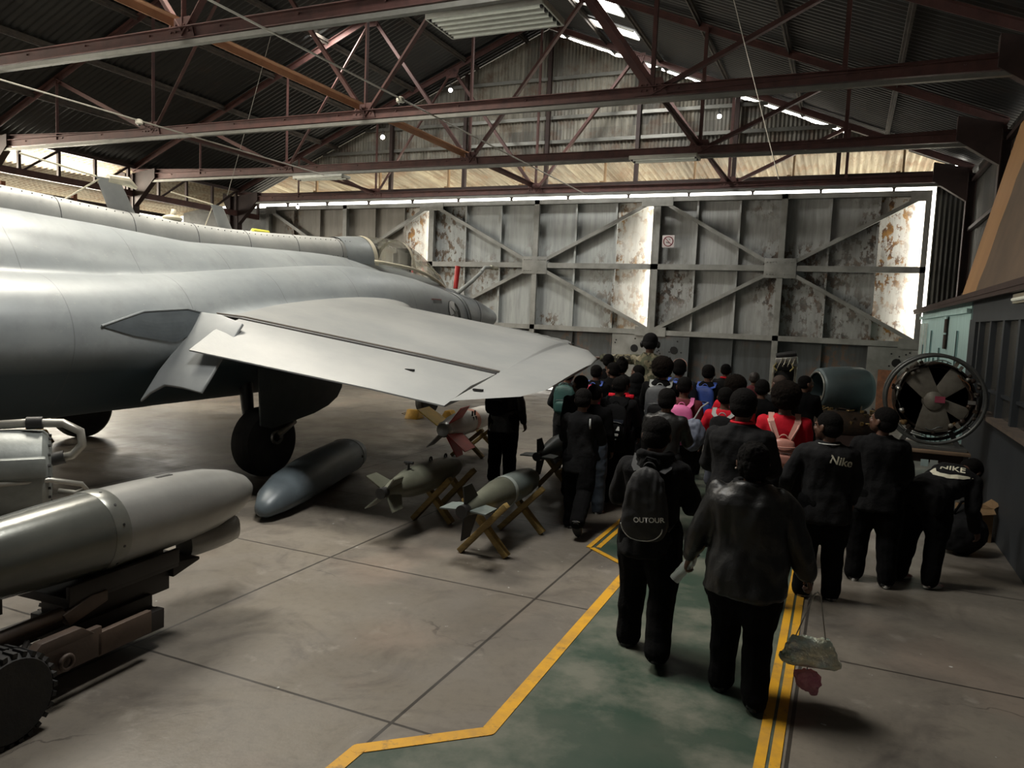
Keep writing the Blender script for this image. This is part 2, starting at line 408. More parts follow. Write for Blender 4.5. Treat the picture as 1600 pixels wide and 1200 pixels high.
# lean-to roof along the left side
mb = corr_sheet((-18.45, Y0, 5.68), (0, 20.3-Y0, 0), (-3.9, 0, -.62), 0, .15, .03, seg=4)
struct('trim_5', mb, M['canopy'], smooth=True)
mb = MB(); mb.box((-19.7, 20.1, 2.6), (4.1, .06, 5.2)); mb.box((-19.7, 20.05, 5.2), (4.1, .1, .12)); struct('wall_annexe', mb, M['door_frame'])

# ---- sliding doors: three leaves, each a deep frame sheeted on the outside
DW = [door_paint('leaf_sheet_grey_warm', (.25, .235, .20), (.19, .175, .15), .15, 3),
      door_paint('leaf_sheet_grey_blue', (.40, .42, .41), (.29, .305, .30), .42, 11, (.085, .06, .04), (.15, .10, .06)),
      door_paint('leaf_sheet_grey_worn', (.36, .365, .355), (.235, .24, .23), .62, 23, (.05, .045, .04), (.13, .09, .065))]
BRIGHT = door_paint('leaf_sheet_flaking_cream', (.72, .71, .66), (.60, .585, .53), .95, 5, (.16, .09, .055), (.42, .22, .06))  # last bay: flaking paint, made paler with the grazing slot daylight in its colour
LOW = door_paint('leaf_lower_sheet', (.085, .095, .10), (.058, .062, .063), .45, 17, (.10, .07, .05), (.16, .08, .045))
FRM = mat('leaf_frame_paint', (.28, .28, .262), .5, .1, (.18, .18, .165), 2.5, bmp=.12)
def leaf(x0, x1, Yl, sheet, zb, ztop=5.26, bright=True, n=6):
    r = bpy.data.objects.new('door_%d' % (len([o for o in COL.objects if o.name.startswith('door_')])+1), None); COL.objects.link(r)
    r.location = (x0, Yl, 0); r['kind'] = 'structure'
    W_ = x1-x0; xm = W_/2; z1, zm = 1.76, 3.47
    D = .22                         # depth of the frame, toward the room (-Y)
    bays = [W_*i/n for i in range(n+1)]
    for i in range(n):
        a, b = bays[i], bays[i+1]
        p = MB(); p.box(((a+b)/2, .02, (z1+ztop)/2), (b-a-.01, .012, ztop-z1)); p.build('sheet_panel', BRIGHT if (bright and i == n-1) else sheet, r)
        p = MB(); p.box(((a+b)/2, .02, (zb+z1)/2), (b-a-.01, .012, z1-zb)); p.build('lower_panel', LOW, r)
    for i in range(1, n):
        if i == n//2: continue
        p = MB(); w_ = .05
        p.box((bays[i], -.045, (z1+ztop)/2), (.02, .12, ztop-z1)); p.box((bays[i], -.105, (z1+ztop)/2), (w_, .012, ztop-z1)); p.build('rib', sheet, r)
        p = MB(); p.box((bays[i], -.02, (zb+z1)/2), (.05, .06, z1-zb)); p.build('rib', LOW, r)
    def member(nm, a, b, w_, d=.10, y=-D+.05, web=True):
        p = MB(); p.beam((a[0], y, a[1]), (b[0], y, b[1]), w_, d, (0, 1, 0))
        if web: p.beam((a[0], -.08, a[1]), (b[0], -.08, b[1]), .015, .2, (0, 1, 0))
        return p.build(nm, FRM, r)
    member('stile', (.06, zb), (.06, ztop), .12); member('stile', (W_-.06, zb), (W_-.06, ztop), .12, d=.04, y=-D+.02, web=False)
    member('centre_stile', (xm, zb), (xm, ztop), .14)
    member('top_rail', (0, ztop-.06), (W_, ztop-.06), .12); member('middle_rail', (0, zm), (W_, zm), .14); member('bottom_rail', (0, z1), (W_, z1), .13)
    p = MB(); p.box((xm, -.02, zb+.06), (W_, .08, .12)); p.build('foot_rail', LOW, r)
    g = .32
    for (a, b) in (((.15, ztop-.12), (xm-g, zm+.16)), ((W_-.15, ztop-.12), (xm+g, zm+.16)), ((.15, z1+.1), (xm-g, zm-.16)), ((W_-.15, z1+.1), (xm+g, zm-.16))):
        member('brace', a, b, .09)
    p = MB(); p.box((xm, -D-.01, zm), (.74, .012, .48)); 
    for sx in (-1, 1):
        for k in range(4):
            for sz in (-1, 1): p.lathe([(.013, 0), (.013, .014), (.004, .02)], (xm+sx*(.1+.07*k), -D-.016, zm+sz*.15), (0, -1, 0), 8)
    p.build('gusset_plate', FRM, r, bevel=.003)
    for cx, cz in ((.22, ztop-.12), (W_-.22, ztop-.12), (.22, z1+.02), (W_-.22, z1+.02)):
        p = MB(); p.box((cx, -D-.008, cz), (.42, .012, .24)); p.build('corner_plate', FRM, r)
    for cx in (.55, W_-.55):     # perforated wheel-box plates at the foot
        p = MB(); p.box((cx, -.1, (zb+z1)/2-.02), (1.0, .2, z1-zb-.12)); q = p.build('wheel_box', FRM if cx > 1 and bright else LOW, r)
        h = MB()
        h.lathe([(.10, -.004), (.10, .006)], (cx+.12, -.203, 1.32), (0, -1, 0), 20)
        rnd = random.Random(int(cx*100))
        for k in range(16): h.lathe([(.02, -.002), (.02, .004)], (cx+rnd.uniform(-.45, .45), -.203, rnd.uniform(.3, 1.6)), (0, -1, 0), 8)
        h.build('drain_hole', mat('hole_black', (.004, .004, .004), .9), q)
    for k in range(4):
        p = MB(); x = W_*(k+.5)/4
        p.box((x, -.08, ztop+.06), (.05, .05, .16)); p.lathe([(.05, -.03), (.05, .03)], (x, -.08, ztop+.12), (0, 1, 0), 14); p.build('hanger', M['steel_dark'], r)
    return r
leaf(-17.75, -11.46, 19.98, DW[0], .06)
leaf(-11.50, -4.72, 19.92, DW[1], .10)
leaf(-4.76, 1.52, 19.90, DW[2], .03)
# top running track of the doors
mb = MB(); mb.beam((XL, 19.86, 5.46), (XR, 19.86, 5.46), .16, .10, ); mb.beam((XL, 19.80, 5.60), (1.9, 19.80, 5.62), .05, .16)
struct('trim_6', mb, M['steel_dark'])
mb = MB(); mb.beam((XL, 19.93, .012), (XR, 19.93, .012), .5, .02); struct('trim_7', mb, M['dark_metal'])
# daylight standing in the slots beside the leaves
for x, y, p_ in ((1.495, 19.80, 34), (-4.755, 19.82, 24), (-11.495, 19.88, 15)):
    area_light('door_slot_daylight', (x, y, 3.48), (x-3, y+.35, 3.48), .10, 3.3, p_, (1, .95, .86), 175)
# ---- sign
s = thing('prohibition_sign', 'small square white sign with a red ring and slash, high on the right-hand door leaf', 'sign', (-4.40, 19.67, 4.12))
mb = MB(); mb.box((0, 0, 0), (.31, .008, .31)); mb.build('sign_board', mat('sign_white', (.55, .50, .49), .5), s)
mb = MB(); mb.tube([(.12*math.cos(a), -.008, .12*math.sin(a)) for a in [2*PI*k/32 for k in range(32)]], .011, 6, closed=True)
mb.beam((-.085, -.009, .085), (.085, -.009, -.085), .016, .006, (0, 1, 0)); mb.build('prohibition_ring', mat('sign_red', (.20, .02, .03), .5), s)
mb = MB(); mb.beam((-.05, -.006, -.02), (.03, -.006, -.045), .02, .004, (0, 1, 0)); mb.beam((.02, -.006, .06), (.05, -.006, .03), .016, .004, (0, 1, 0)); mb.build('cigarette_mark', mat('sign_dark', (.05, .05, .05), .5), s)

# ---- girts of the gable
for i, (z, x0, x1) in enumerate([(8.55, -11.4, -4.9), (7.5, -14.0, -2.2), (6.85, -15.6, -.6), (6.32, XL+.4, 1.0)]):
    mb = MB(); mb.beam((x0, 19.92, z), (x1, 19.92, z), .05, .09); struct('trim_%d' % (8+i), mb, M['conduit'] if i != 3 else M['steel'])
mb = MB()
for x in (-13.0, -10.5, -7.95, -5.4, -2.9, -.5): mb.beam((x, 19.85, 5.6), (x, 19.85, roof_z(x)-.12), .1, .12, (0, 1, 0))
struct('trim_12', mb, M['steel_dark'])

# ---- roof trusses
TY = [7.3, 11.25, 15.2, 19.1]; ZB = 5.4
BN = [-13.05, -7.95, -2.9]
where = ['nearest roof truss of dark red steel, crossing the top of the picture', 'second roof truss from the camera, dark red steel over the jet',
         'third roof truss from the camera, dark red steel over the nose of the jet', 'farthest roof truss, dark red steel just inside the sliding doors']
for k, Y in enumerate(TY):
    t = thing('roof_truss', where[k], 'roof truss', (RX, Y, ZB))
    def B(nm, a, b, w_=.09, ang=True, m=M['steel']):
        mb = MB(); A, Bv = (a[0]-RX, 0, a[1]-ZB), (b[0]-RX, 0, b[1]-ZB)
        if ang: mb.angle(A, Bv, w_, .012, (0, 1, 0))
        else: mb.beam(A, Bv, w_, w_, (0, 1, 0))
        return mb.build(nm, m, t)
    mb = MB(); L0, L1 = XL-RX, XR-.1-RX
    mb.beam((L0, .0, 0), (L1, 0, 0), .012, .14); mb.beam((L0, 0, .07), (L1, 0, .07), .13, .012); mb.beam((L0, 0, -.07), (L1, 0, -.07), .09, .012)
    for q in range(int((L1-L0)/1.2)): mb.lathe([(.014, 0), (.014, .02)], (L0+1.2*q+.3, -.006, .03), (0, -1, 0), 6)
    mb.build('bottom_chord', M['steel'], t)
    for s_ in (-1, 1):
        xe = XL if s_ < 0 else XR-.1
        mb = MB(); z0, z1 = roof_z(xe)-.16-ZB, RZ-.16-ZB
        mb.beam((xe-RX, 0, z0), (0, 0, z1), .012, .13); mb.beam((xe-RX, 0, z0+.06), (0, 0, z1+.06), .13, .012); mb.build('top_chord', M['steel'], t)
    for x in BN: B('vertical', (x, ZB), (x, roof_z(x)-.15), .07)
    TN = [-15.9, -10.6, -5.35, -.3]
    B('diagonal', (BN[0], ZB), (TN[0], roof_z(TN[0])-.15)); B('diagonal', (BN[0], ZB), (TN[1], roof_z(TN[1])-.15), .07)
    B('diagonal', (BN[1], ZB), (TN[1], roof_z(TN[1])-.15)); B('diagonal', (BN[1], ZB), (TN[2], roof_z(TN[2])-.15), .1)
    B('diagonal', (BN[2], ZB), (TN[2], roof_z(TN[2])-.15), .1); B('diagonal', (BN[2], ZB), (TN[3], roof_z(TN[3])-.15))
    B('diagonal', (BN[0], ZB), (XL, roof_z(XL)-.2), .07); B('diagonal', (BN[2], ZB), (XR-.1, roof_z(XR)-.2), .07)
    B('vertical', (TN[0], ZB), (TN[0], roof_z(TN[0])-.15), .06); B('vertical', (TN[3], ZB), (TN[3], roof_z(TN[3])-.15), .06)
    for x in BN+TN[1:3]:
        zc = ZB if x in BN else roof_z(x)-.18
        mb = MB(); sg = 1 if x in BN else -1
        mb.prism([(x-RX-.24, -.02, zc-ZB-.05*sg), (x-RX+.24, -.02, zc-ZB-.05*sg), (x-RX+.16, -.02, zc-ZB+.2*sg), (x-RX-.16, -.02, zc-ZB+.2*sg)], (0, .012, 0))
        for bx in (-.15, -.07, .07, .15):
            for bz in (.02, .1): mb.lathe([(.016, 0), (.014, .018)], (x-RX+bx, -.026, zc-ZB+bz*sg), (0, -1, 0), 6)
        mb.build('gusset_plate', M['steel'], t)
    # cable tray clipped under the chord
    mb = MB(); mb.box((-7.9, Y-.02, ZB-.13), (19.6 if k else 15, .07, .06)); mb.box((-7.9, Y-.06, ZB-.155), (19.6 if k else 15, .012, .012))
    tag(mb.build('cable_trunking', M['conduit'], None), ['grey cable trunking clipped under the nearest roof truss', 'grey cable trunking clipped under the second roof truss', 'grey cable trunking under the third roof truss, above the jet nose', 'grey cable trunking under the farthest roof truss by the doors'][k], 'trunking')
# ---- runners and purlins along the hangar
TAN = mat('tan_runner_steel', (.50, .27, .155), .5, .1, (.40, .21, .12), 3, bmp=.1)  # warm light on these runners is put into the tan colour
for i in range(4):
    y0 = TY[i-1] if i else 3.4
    mb = MB(); mb.angle((BN[1], y0+.1, ZB+.12), (BN[1], TY[i]-.08, ZB+.12), .1, .012)
    tag(mb.build('runner_beam', TAN if i < 3 else M['steel']), ['tan steel runner between bottom chords, nearest bay at the top edge of the picture', 'tan steel runner joining the first and second roof trusses', 'tan steel runner joining the second and third roof trusses', 'dark runner joining the third and last roof trusses'][i], 'beam')
for x, nm in ((BN[0], 'left'), (BN[2], 'right')):
    mb = MB(); mb.angle((x, 11.3, ZB+.1), (x, 19.1, ZB+.1), .06, .01)
    tag(mb.build('runner_beam', M['steel']), 'thin dark runner along the %s bottom nodes of the far roof trusses' % nm, 'beam')
PX = [-16.6, -15.05, -13.45, -11.83, -10.2, -8.7, -7.5, -6.15, -4.75, -3.05, -1.37, .47]
PL = [w_+' on the left slope' for w_ in ('lowest', 'second from the bottom', 'third from the bottom', 'third from the ridge', 'second from the ridge', 'nearest the ridge')]+[w_+' on the right slope' for w_ in ('nearest the ridge', 'second from the ridge', 'third from the ridge', 'third from the bottom', 'second from the bottom', 'lowest')]
for i, x in enumerate(PX):
    mb = MB(); z = roof_z(x)-.085; mb.beam((x, 3, z), (x, 19.9, z), .09, .07); mb.beam((x, 3, z-.05), (x, 19.9, z-.05), .012, .08)
    tag(mb.build('purlin', mat('weathered_purlin', (.085, .07, .055), .7, 0, (.04, .035, .03), 9, stretch=(1, .6, 1))), 'dark purlin running under the roof sheets, %s' % PL[i], 'purlin', 'purlins under the roof')
# ---- conduits with round lamp holders
for pts, lab in (([(-6.42, 5, 5.23), (-6.42, 19, 5.23)], 'thin pale conduit running along the hangar right of the tan runner'), ([(-11.8, 5.5, 5.22), (-11.8, 15.1, 5.22)], 'thin pale conduit running along the hangar over the jet, left of the tan runner')):
    mb = MB(); mb.tube(pts, .014, 8); tag(mb.build('conduit', mat('pale_conduit', (.52, .50, .44), .4, .3)), lab, 'conduit')
for p, lab in (((-6.42, 10.0, 5.21), 'round white lamp holder on the right-hand conduit'), ((-11.8, 9.9, 5.2), 'round white lamp holder on the left-hand conduit above the jet')):
    t = thing('lamp_holder', lab, 'lamp holder', p)
    mb = MB(); mb.lathe([(.02, .05), (.06, .03), (.065, -.03), (.03, -.05)], n=16); mb.build('holder_body', mat('bakelite_white', (.6, .58, .5), .4), t, smooth=40)
    mb = MB(); mb.lathe([(.03, -.04), (.02, -.075)], n=12); mb.build('socket', M['dark_metal'], t)
# ---- roof lights (translucent panels)
SKY = mat('roof_light_daylight', (1, .98, .93), .5, emit=7)
for (x0, x1, y0, y1, lab) in ((-6.15, -5.0, 17.5, 18.05, 'glowing roof light panel near the ridge, farther of two'), (-6.4, -4.95, 15.75, 16.55, 'glowing roof light panel near the ridge, nearer of two')):
    t = thing('roof_light', lab, 'roof light', ((x0+x1)/2, (y0+y1)/2, roof_z((x0+x1)/2)-.06))
    c = t.location
    mb = MB(); mb.prism([(x0-c.x, 0, roof_z(x0)-.035-c.z), (x1-c.x, 0, roof_z(x1)-.035-c.z), (x1-c.x, 0, roof_z(x1)-.045-c.z), (x0-c.x, 0, roof_z(x0)-.045-c.z)], (0, y1-y0, 0)); mb.build('panel', SKY, t)
    for yy in (y0-c.y, y1-c.y): mb = MB(); mb.beam((x0-c.x, yy, roof_z(x0)-.05-c.z), (x1-c.x, yy, roof_z(x1)-.05-c.z), .03, .04); mb.build('panel_frame', M['conduit'], t)
# ---- fluorescent fittings
FIT = mat('fitting_white', (.55, .56, .50), .4, 0, (.45, .45, .40), 5); TUBE = mat('unlit_tube', (.70, .72, .62), .25, emit=.08)  # unlit tubes are given a faint glow of their own
def fitting(x0, x1, y, z, label, tilt=0, n=5, wd=.5, drop=True):
    t = thing('fluorescent_fitting', label, 'ceiling lamp', ((x0+x1)/2, y, z)); h = (x1-x0)/2
    mb = MB(); mb.box((0, 0, .05), (2*h, wd, .03)); mb.box((0, wd/2, .03), (2*h, .02, .07)); mb.box((0, -wd/2, .03), (2*h, .02, .07)); mb.box((-h, 0, .03), (.02, wd, .07)); mb.box((h, 0, .03), (.02, wd, .07)); mb.build('housing', FIT, t, bevel=.004)
    for k in range(n):
        yy = -wd/2+wd*(k+.5)/n
        mb = MB(); mb.tube([(-h+.05, yy, .0), (h-.05, yy, .0)], .019, 10); q = mb.build('tube', TUBE, t, smooth=40)
        
        for e_ in (-1, 1): mb = MB(); mb.box((e_*(h-.035), yy, .01), (.03, .035, .05)); mb.build('tube_socket', M['dark_metal'], q)
    if n > 2:
        for k in range(n-1):
            mb = MB(); mb.box((0, -wd/2+wd*(k+1)/n, .01), (2*h-.1, .004, .06)); mb.build('reflector', FIT, t)
    return t
fitting(-4.45, -3.08, 7.70, 5.22, 'large ceiling fitting with five unlit tubes hanging from the nearest truss', wd=.62)
fitting(-12.75, -11.3, 15.30, 5.17, 'flat white ceiling fitting under the third truss, above the jet', n=2, wd=.35)
fitting(-4.15, -2.85, 14.9, 5.18, 'grey ceiling fitting under the third truss, in front of the gable', n=2, wd=.4)
# ---- thin wires hanging from the roof
for a, b, lab in (((-2.0, 9.5, 7.44), (-.87, 9.5, 3.77), 'thin bright wire slanting down in front of the right roof slope'), ((-12.5, 14, 8.14), (-13.76, 14, 4.6), 'hair-thin pale wire hanging over the jet spine on the left')):
    mb = MB(); mb.tube([a, Vector(a).lerp(Vector(b), .5)+Vector((0, 0, -.02)), b], .006, 6); tag(mb.build('hanging_wire', mat('pale_conduit', (0, 0, 0))), lab, 'wire')
t = thing('rusty_sheet', 'rust-brown steel sheet leaning on the foot of the right-hand door leaf', 'sheet', (.92, 19.55, 0))
mb = MB(); mb.prism([(-.2, -.1, 0), (.2, -.1, 0), (.2, .08, 1.15), (-.2, .08, 1.15)], (0, .012, 0)); mb.build('sheet', mat('rust_sheet', (.26, .10, .045), .8, 0, (.12, .055, .03), 6), t)
# ---- bare bulbs
for p, s_, lab in (((-10.35, 18.6, 8.08), 1, 'bare lit bulb hanging high in the gable, left of the ridge'), ((-12.5, 18.6, 6.95), 1.1, 'lit bulb hanging under the left roof slope near the gable'),
                   ((-3.3, 19.6, 7.18), 1, 'lit bulb hanging high in the gable, right of the ridge'), ((-15.9, 19.1, 5.13), .9, 'small lit bulb beside the farthest left column'), ((1.95, 19.4, 5.72), 1.2, 'lit bulb glaring at the right end of the door track')):
    t = thing('light_bulb', lab, 'light bulb', p)
    mb = MB(); mb.lathe([(.012, .20), (.012, .10), (.03, .09), (.03, .03)], n=12); mb.build('bulb_cap', M['dark_metal'], t)
    mb = MB(); mb.ball((0, 0, -.01), .055*s_, 12, 8); mb.build('glass', mat('lit_glass', (1, .96, .86), .3, emit=18), t, smooth=True)

# ---- columns and eaves girder along the left side
for i, Y in enumerate(TY):
    t = thing('column', ['near left column of dark red steel, behind the jet fuselage', 'second left column of dark red steel, behind the jet fuselage', 'brown steel column on the left, rising behind the farther-aft jet aerial', 'farthest left column of brown steel, by the left door leaf'][i], 'column', (XL, Y, 0))
    mb = MB(); mb.box((0, 0, 2.75), (.30, .03, 5.5)); mb.box((-.15, 0, 2.75), (.025, .22, 5.5)); mb.box((.15, 0, 2.75), (.025, .22, 5.5)); mb.build('shaft', M['steel_dark'], t)
    mb = MB(); mb.prism([(.15, 0, 4.6), (.15, 0, 5.5), (.95, 0, 5.6), (.95, 0, 5.35)], (0, .16, 0)); mb.prism([(-.15, 0, 4.7), (-.15, 0, 5.5), (-.5, 0, 5.6), (-.5, 0, 5.4)], (0, .12, 0)); mb.build('haunch', M['steel_dark'], t)
    mb = MB(); mb.box((0, 0, .02), (.45, .4, .03)); mb.build('base_plate', M['steel_dark'], t)
    t = thing('column', ['near right column of dark steel above the partition', 'second right column of dark steel', 'third right column of dark steel, behind the leaning board', 'farthest right column of dark steel beside the turquoise partition'][i], 'column', (XR-.1, Y, 0))
    mb = MB(); mb.box((0, 0, 2.75), (.16, .03, 5.5)); mb.box((-.08, 0, 2.75), (.02, .2, 5.5)); mb.box((.08, 0, 2.75), (.02, .2, 5.5)); mb.build('shaft', M['steel_dark'], t)
    mb = MB(); mb.prism([(-.08, 0, 4.9), (-.08, 0, 5.6), (-.75, 0, 5.75), (-.75, 0, 5.35)], (0, .16, 0)); mb.build('haunch', M['steel_dark'], t)
t = thing('eaves_girder', 'long latticed eaves girder of dark red steel along the left columns', 'girder', (XL, 4, 4.95))
mb = MB(); mb.beam((.1, 0, 0), (.1, 16, 0), .12, .16); mb.build('bottom_chord', M['steel'], t)
mb = MB(); mb.beam((.1, 0, .72), (.1, 16, .72), .1, .08); mb.build('top_chord', M['steel_dark'], t)
for k in range(17):
    y = k*1.0
    mb = MB(); mb.beam((.1, y, 0), (.1, y, .72), .07, .07); mb.build('post', M['steel_dark'], t)
for k in range(8):
    mb = MB(); y = k*2; mb.beam((.1, y, 0), (.1, y+1, .7), .05, .05); mb.build('brace', M['steel_dark'], t)
t = thing('lean_to_frame', 'rusty brown props of the lean-to beyond the left columns', 'frame', (-21.3, 10, 0))
for k in range(8):
    mb = MB(); mb.beam((0, -7+k*2.1, 0), (0, -7+k*2.1, 5.1), .12, .12); mb.build('prop', mat('rust_brown_steel', (.22, .09, .05), .7), t)
mb = MB(); mb.beam((0, -8, 4.9), (0, 9, 4.9), .1, .1); mb.build('rail', M['steel_dark'], t)

# ================================================================== partition on the right
GREY = mat('partition_grey', (.040, .046, .052), .6, 0, (.028, .033, .038), 1.5, bmp=.1)
TURQ = mat('turquoise_board', (.42, .60, .60), .6, 0, (.33, .49, .49), 2, stretch=(4, 4, .5), bmp=.15)
PXX = 1.50
r = bpy.data.objects.new('wall_partition', None); COL.objects.link(r); r.location = (PXX, 0, 0); r['kind'] = 'structure'
mb = MB(); mb.box((.05, 2.35, .57), (.1, 18.5, 1.14)); mb.build('dado_panel', GREY, r)
mb = MB(); mb.box((.02, 2.35, 1.16), (.2, 18.5, .045)); mb.build('ledge', mat('worn_timber_ledge', (.17, .13, .10), .6, 0, (.09, .075, .065), 5), r)
mb = MB(); mb.box((.05, 2.35, 2.35), (.12, 18.5, .27)); mb.build('lintel', GREY, r)
GL = mat('dusty_pane', (.045, .045, .042), .25, 0, (.075, .07, .06), 2, spec=.6)
ys = [11.58]+[11.0-.80*k for k in range(22)]
for i, y in enumerate(ys):
    mb = MB(); mb.box((.05, y, 1.7), (.11, .5 if i == 0 else .1, 1.1)); mb.build('mullion', GREY, r)
for i in range(1, len(ys)-1):
    mb = MB(); mb.box((.06, (ys[i]+ys[i+1])/2, 1.7), (.012, .72, 1.1)); mb.build('pane', GL, r)
    mb = MB(); mb.box((.05, (ys[i]+ys[i+1])/2, 1.42), (.05, .72, .03)); mb.build('glazing_bar', GREY, r)
# ---- turquoise boarded stretch
mb = MB(); mb.box((.05, 15.5, 1.25), (.1, 7.35, 2.5)); mb.build('turquoise_boarding', TURQ, r)
rnd = random.Random(4)
for k in range(9):
    mb = MB(); y = 12.3+k*.75; h = rnd.choice([1.55, 1.75, 2.05]); w_ = rnd.uniform(.28, .5)
    mb.box((-.015, y, h/2+.05), (.02, w_, h)); mb.build('board', TURQ, r)
    mb = MB(); mb.box((-.028, y-w_/2+.01, h/2+.05), (.012, .025, h)); mb.build('board_edge', mat('turquoise_shadow_gap', (.05, .09, .095), .7), r)
mb = MB(); mb.box((-.03, 14.3, 2.05), (.02, .28, .5)); mb.build('vent_slot', mat('slot_brown', (.03, .018, .012), .8), r)
mb = MB(); mb.box((-.045, 14.3, 2.05), (.02, .36, .03)); mb.box((-.045, 14.3, 2.31), (.02, .36, .04)); mb.build('slot_frame', TURQ, r)
mb = MB(); mb.box((-.03, 15.5, 2.37), (.05, 7.35, .06)); mb.build('cornice', TURQ, r)
for y in (17.6, 18.2, 18.8):
    mb = MB(); mb.box((-.03, y, 1.4), (.03, .08, 1.7)); mb.build('pale_batten', mat('pale_batten', (.7, .74, .70), .5), r)
mb = MB(); mb.box((.3, 5.4, 2.53), (.95, 28, .06)); mb.box((-.14, 5.4, 2.5), (.05, 28, .09)); mb.build('roof_board', M['steel_dark'], r)
# ---- boards leaning on top of the partition
PLY = mat('bare_plywood', (.36, .20, .085), .65, 0, (.29, .155, .065), 1.2, stretch=(1, 1, .3), bmp=.15)
OLD = mat('stained_board', (.12, .082, .055), .75, 0, (.085, .06, .042), 1.5, bmp=.2)
t = thing('leaning_board', 'orange-tan plywood sheet leaning on the partition roof', 'board', (1.5, 12.3, 2.56))
def lean(y0, y1, z1, off, mtl, nm, par, jag=0):
    mb = MB(); n_ = 14; pts = []
    pts.append((0, y0-12.3, 0)); pts.append((0, y1-12.3, 0)); 
    for q in range(n_+1):
        z = z1*q/n_; pts.append((z*.215, y1-12.3-z*.12+(random.uniform(-jag, jag) if 0 < q < n_ else 0), z)) if q else None
    pts.append((z1*.215, y0-12.3, z1))
    mb.prism([(p[0]-off, p[1], p[2]) for p in pts], (.02, 0, -.005)); return mb.build(nm, mtl, par)
lean(12.96, 9.7, 2.5, 0, PLY, 'ply_sheet', t)
t2 = thing('leaning_board', 'dark stained board with a ragged edge leaning in front of the plywood sheet', 'board', (1.5, 12.3, 2.56))
lean(3.0, 11.35, 2.5, .035, OLD, 'stained_sheet', t2, .05)
t = thing('wall_lamp', 'short white tube lamp fixed under the partition roof, at the right edge', 'lamp', (1.42, 7.8, 2.40))
mb = MB(); mb.box((0, 0, 0), (.05, 1.3, .09)); mb.build('lamp_base', mat('old_cream', (.30, .28, .22), .5), t, bevel=.005)
mb = MB(); mb.tube([(-.04, -.62, -.01), (-.04, .55, -.01)], .016, 8); mb.build('tube', TUBE, t, smooth=40)

# ================================================================== painted walkway
def strip(pts, w_, z=.008):
    mb = MB()
    for a, b in zip(pts[:-1], pts[1:]): mb.beam((a[0], a[1], z-.002), (b[0], b[1], z-.002), w_, .004)
    for p in pts[1:-1]: mb.lathe([(w_/2, z-.004), (w_/2, z+.0006)], (p[0], p[1], 0), (0, 0, 1), 16)
    return mb
mb = MB(); mb.add([(-1.98, 0.5, .004), (-.12, .5, .004), (-.20, 12, .004), (-1.95, 12, .004), (-1.95, 6.38, .004), (-1.49, 6.0, .004), (-1.45, 3.26, .004), (-1.95, 2.83, .004)],
              [(0, 1, 6, 7), (1, 2, 5, 6), (2, 3, 4, 5)])
struct('trim_13', mb, M['green'])
for i, (pts, w_) in enumerate([([(-1.98, .5), (-1.94, 2.82), (-1.47, 3.24), (-1.50, 6.02)], .075), ([(-1.50, 6.02), (-1.95, 6.38)], .05), ([(-1.98, 6.38), (-1.98, 12)], .045), ([(-1.90, 6.42), (-1.90, 12)], .045),
                               ([(-.145, .5), (-.165, 4.6), (-.225, 12)], .05), ([(-.205, .5), (-.235, 5.0), (-.30, 12)], .05)]):
    struct('trim_%d' % (14+i), strip(pts, w_), M['yellow'])
# ================================================================== the jet
# local frame: +Y along the nose, +X to its right wing, origin on the floor between the main wheels
JET = thing('strike_jet', 'large grey twin-engined strike jet parked on the left with its right wing toward the camera', 'aircraft', (-8.25, 7.3, 0), math.atan2(-.126, .992))
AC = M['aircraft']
def catmull(tab, x):
    ks = [t[0] for t in tab]
    if x <= ks[0]: return tab[0][1:]
    if x >= ks[-1]: return tab[-1][1:]
    i = max(k for k in range(len(ks)-1) if ks[k] <= x); t = (x-ks[i])/(ks[i+1]-ks[i])
    p1, p2 = tab[i][1:], tab[i+1][1:]; p0 = tab[max(i-1, 0)][1:]; p3 = tab[min(i+2, len(tab)-1)][1:]
    out = []
    for a, b, c, d in zip(p0, p1, p2, p3):
        m1, m2 = (c-a)/2, (d-b)/2
        out.append((2*t**3-3*t*t+1)*b+(t**3-2*t*t+t)*m1+(-2*t**3+3*t*t)*c+(t**3-t*t)*m2)
    return out
def ring(cy, cx, cz, hw, hu, hd, n=40, e=2.0, el=None):
    pts = []; eu = e
    for k in range(n):
        a = 2*PI*k/n; c, s_ = math.cos(a), math.sin(a); e = eu if (s_ >= 0 or not el) else el
        x = hw*math.copysign(abs(c)**(2/e), c); z = (hu if s_ > 0 else hd)*math.copysign(abs(s_)**(2/e), s_)
        pts.append(Vector((cx+x, cy, cz+z)))
    return pts
# fuselage: a, centre z, half width, up, down, squareness
FUS = [(-8.2, 2.2, .35, .55, .5, 2), (-5, 2.0, .95, .95, 1.05, 2.2), (-3.0, 1.85, 1.15, 1.08, 1.02, 2.2), (-1, 1.80, 1.15, 1.03, .95, 2.2), (1.0, 1.85, 1.05, 1.03, .95, 2.2), (3.0, 1.95, .85, .98, .95, 2.1),
       (4.6, 1.95, .66, .88, .78, 2), (5.6, 1.98, .56, .72, .62, 2), (6.3, 2.0, .46, .52, .52, 2), (7.2, 2.0, .34, .36, .38, 2), (7.8, 1.98, .22, .22, .24, 2), (8.1, 1.975, .11, .11, .12, 2), (8.2, 1.97, .02, .02, .02, 2)]
NAC = [(-7.5, 1.7, 1.0, .35, .4, .4), (-5.0, 1.65, 1.15, .62, .60, .75), (-3.0, 1.60, 1.25, .74, .66, .80), (-1.5, 1.62, 1.27, .745, .68, .78), (0.3, 1.70, 1.27, .74, .80, .80), (2.0, 1.80, 1.26, .72, .86, .82), (3.4, 1.84, 1.24, .64, .76, .74), (4.3, 1.85, 1.20, .56, .62, .62), (4.7, 1.85, 1.18, .50, .54, .55)]
mb = MB()
rs = []
y = -8.2
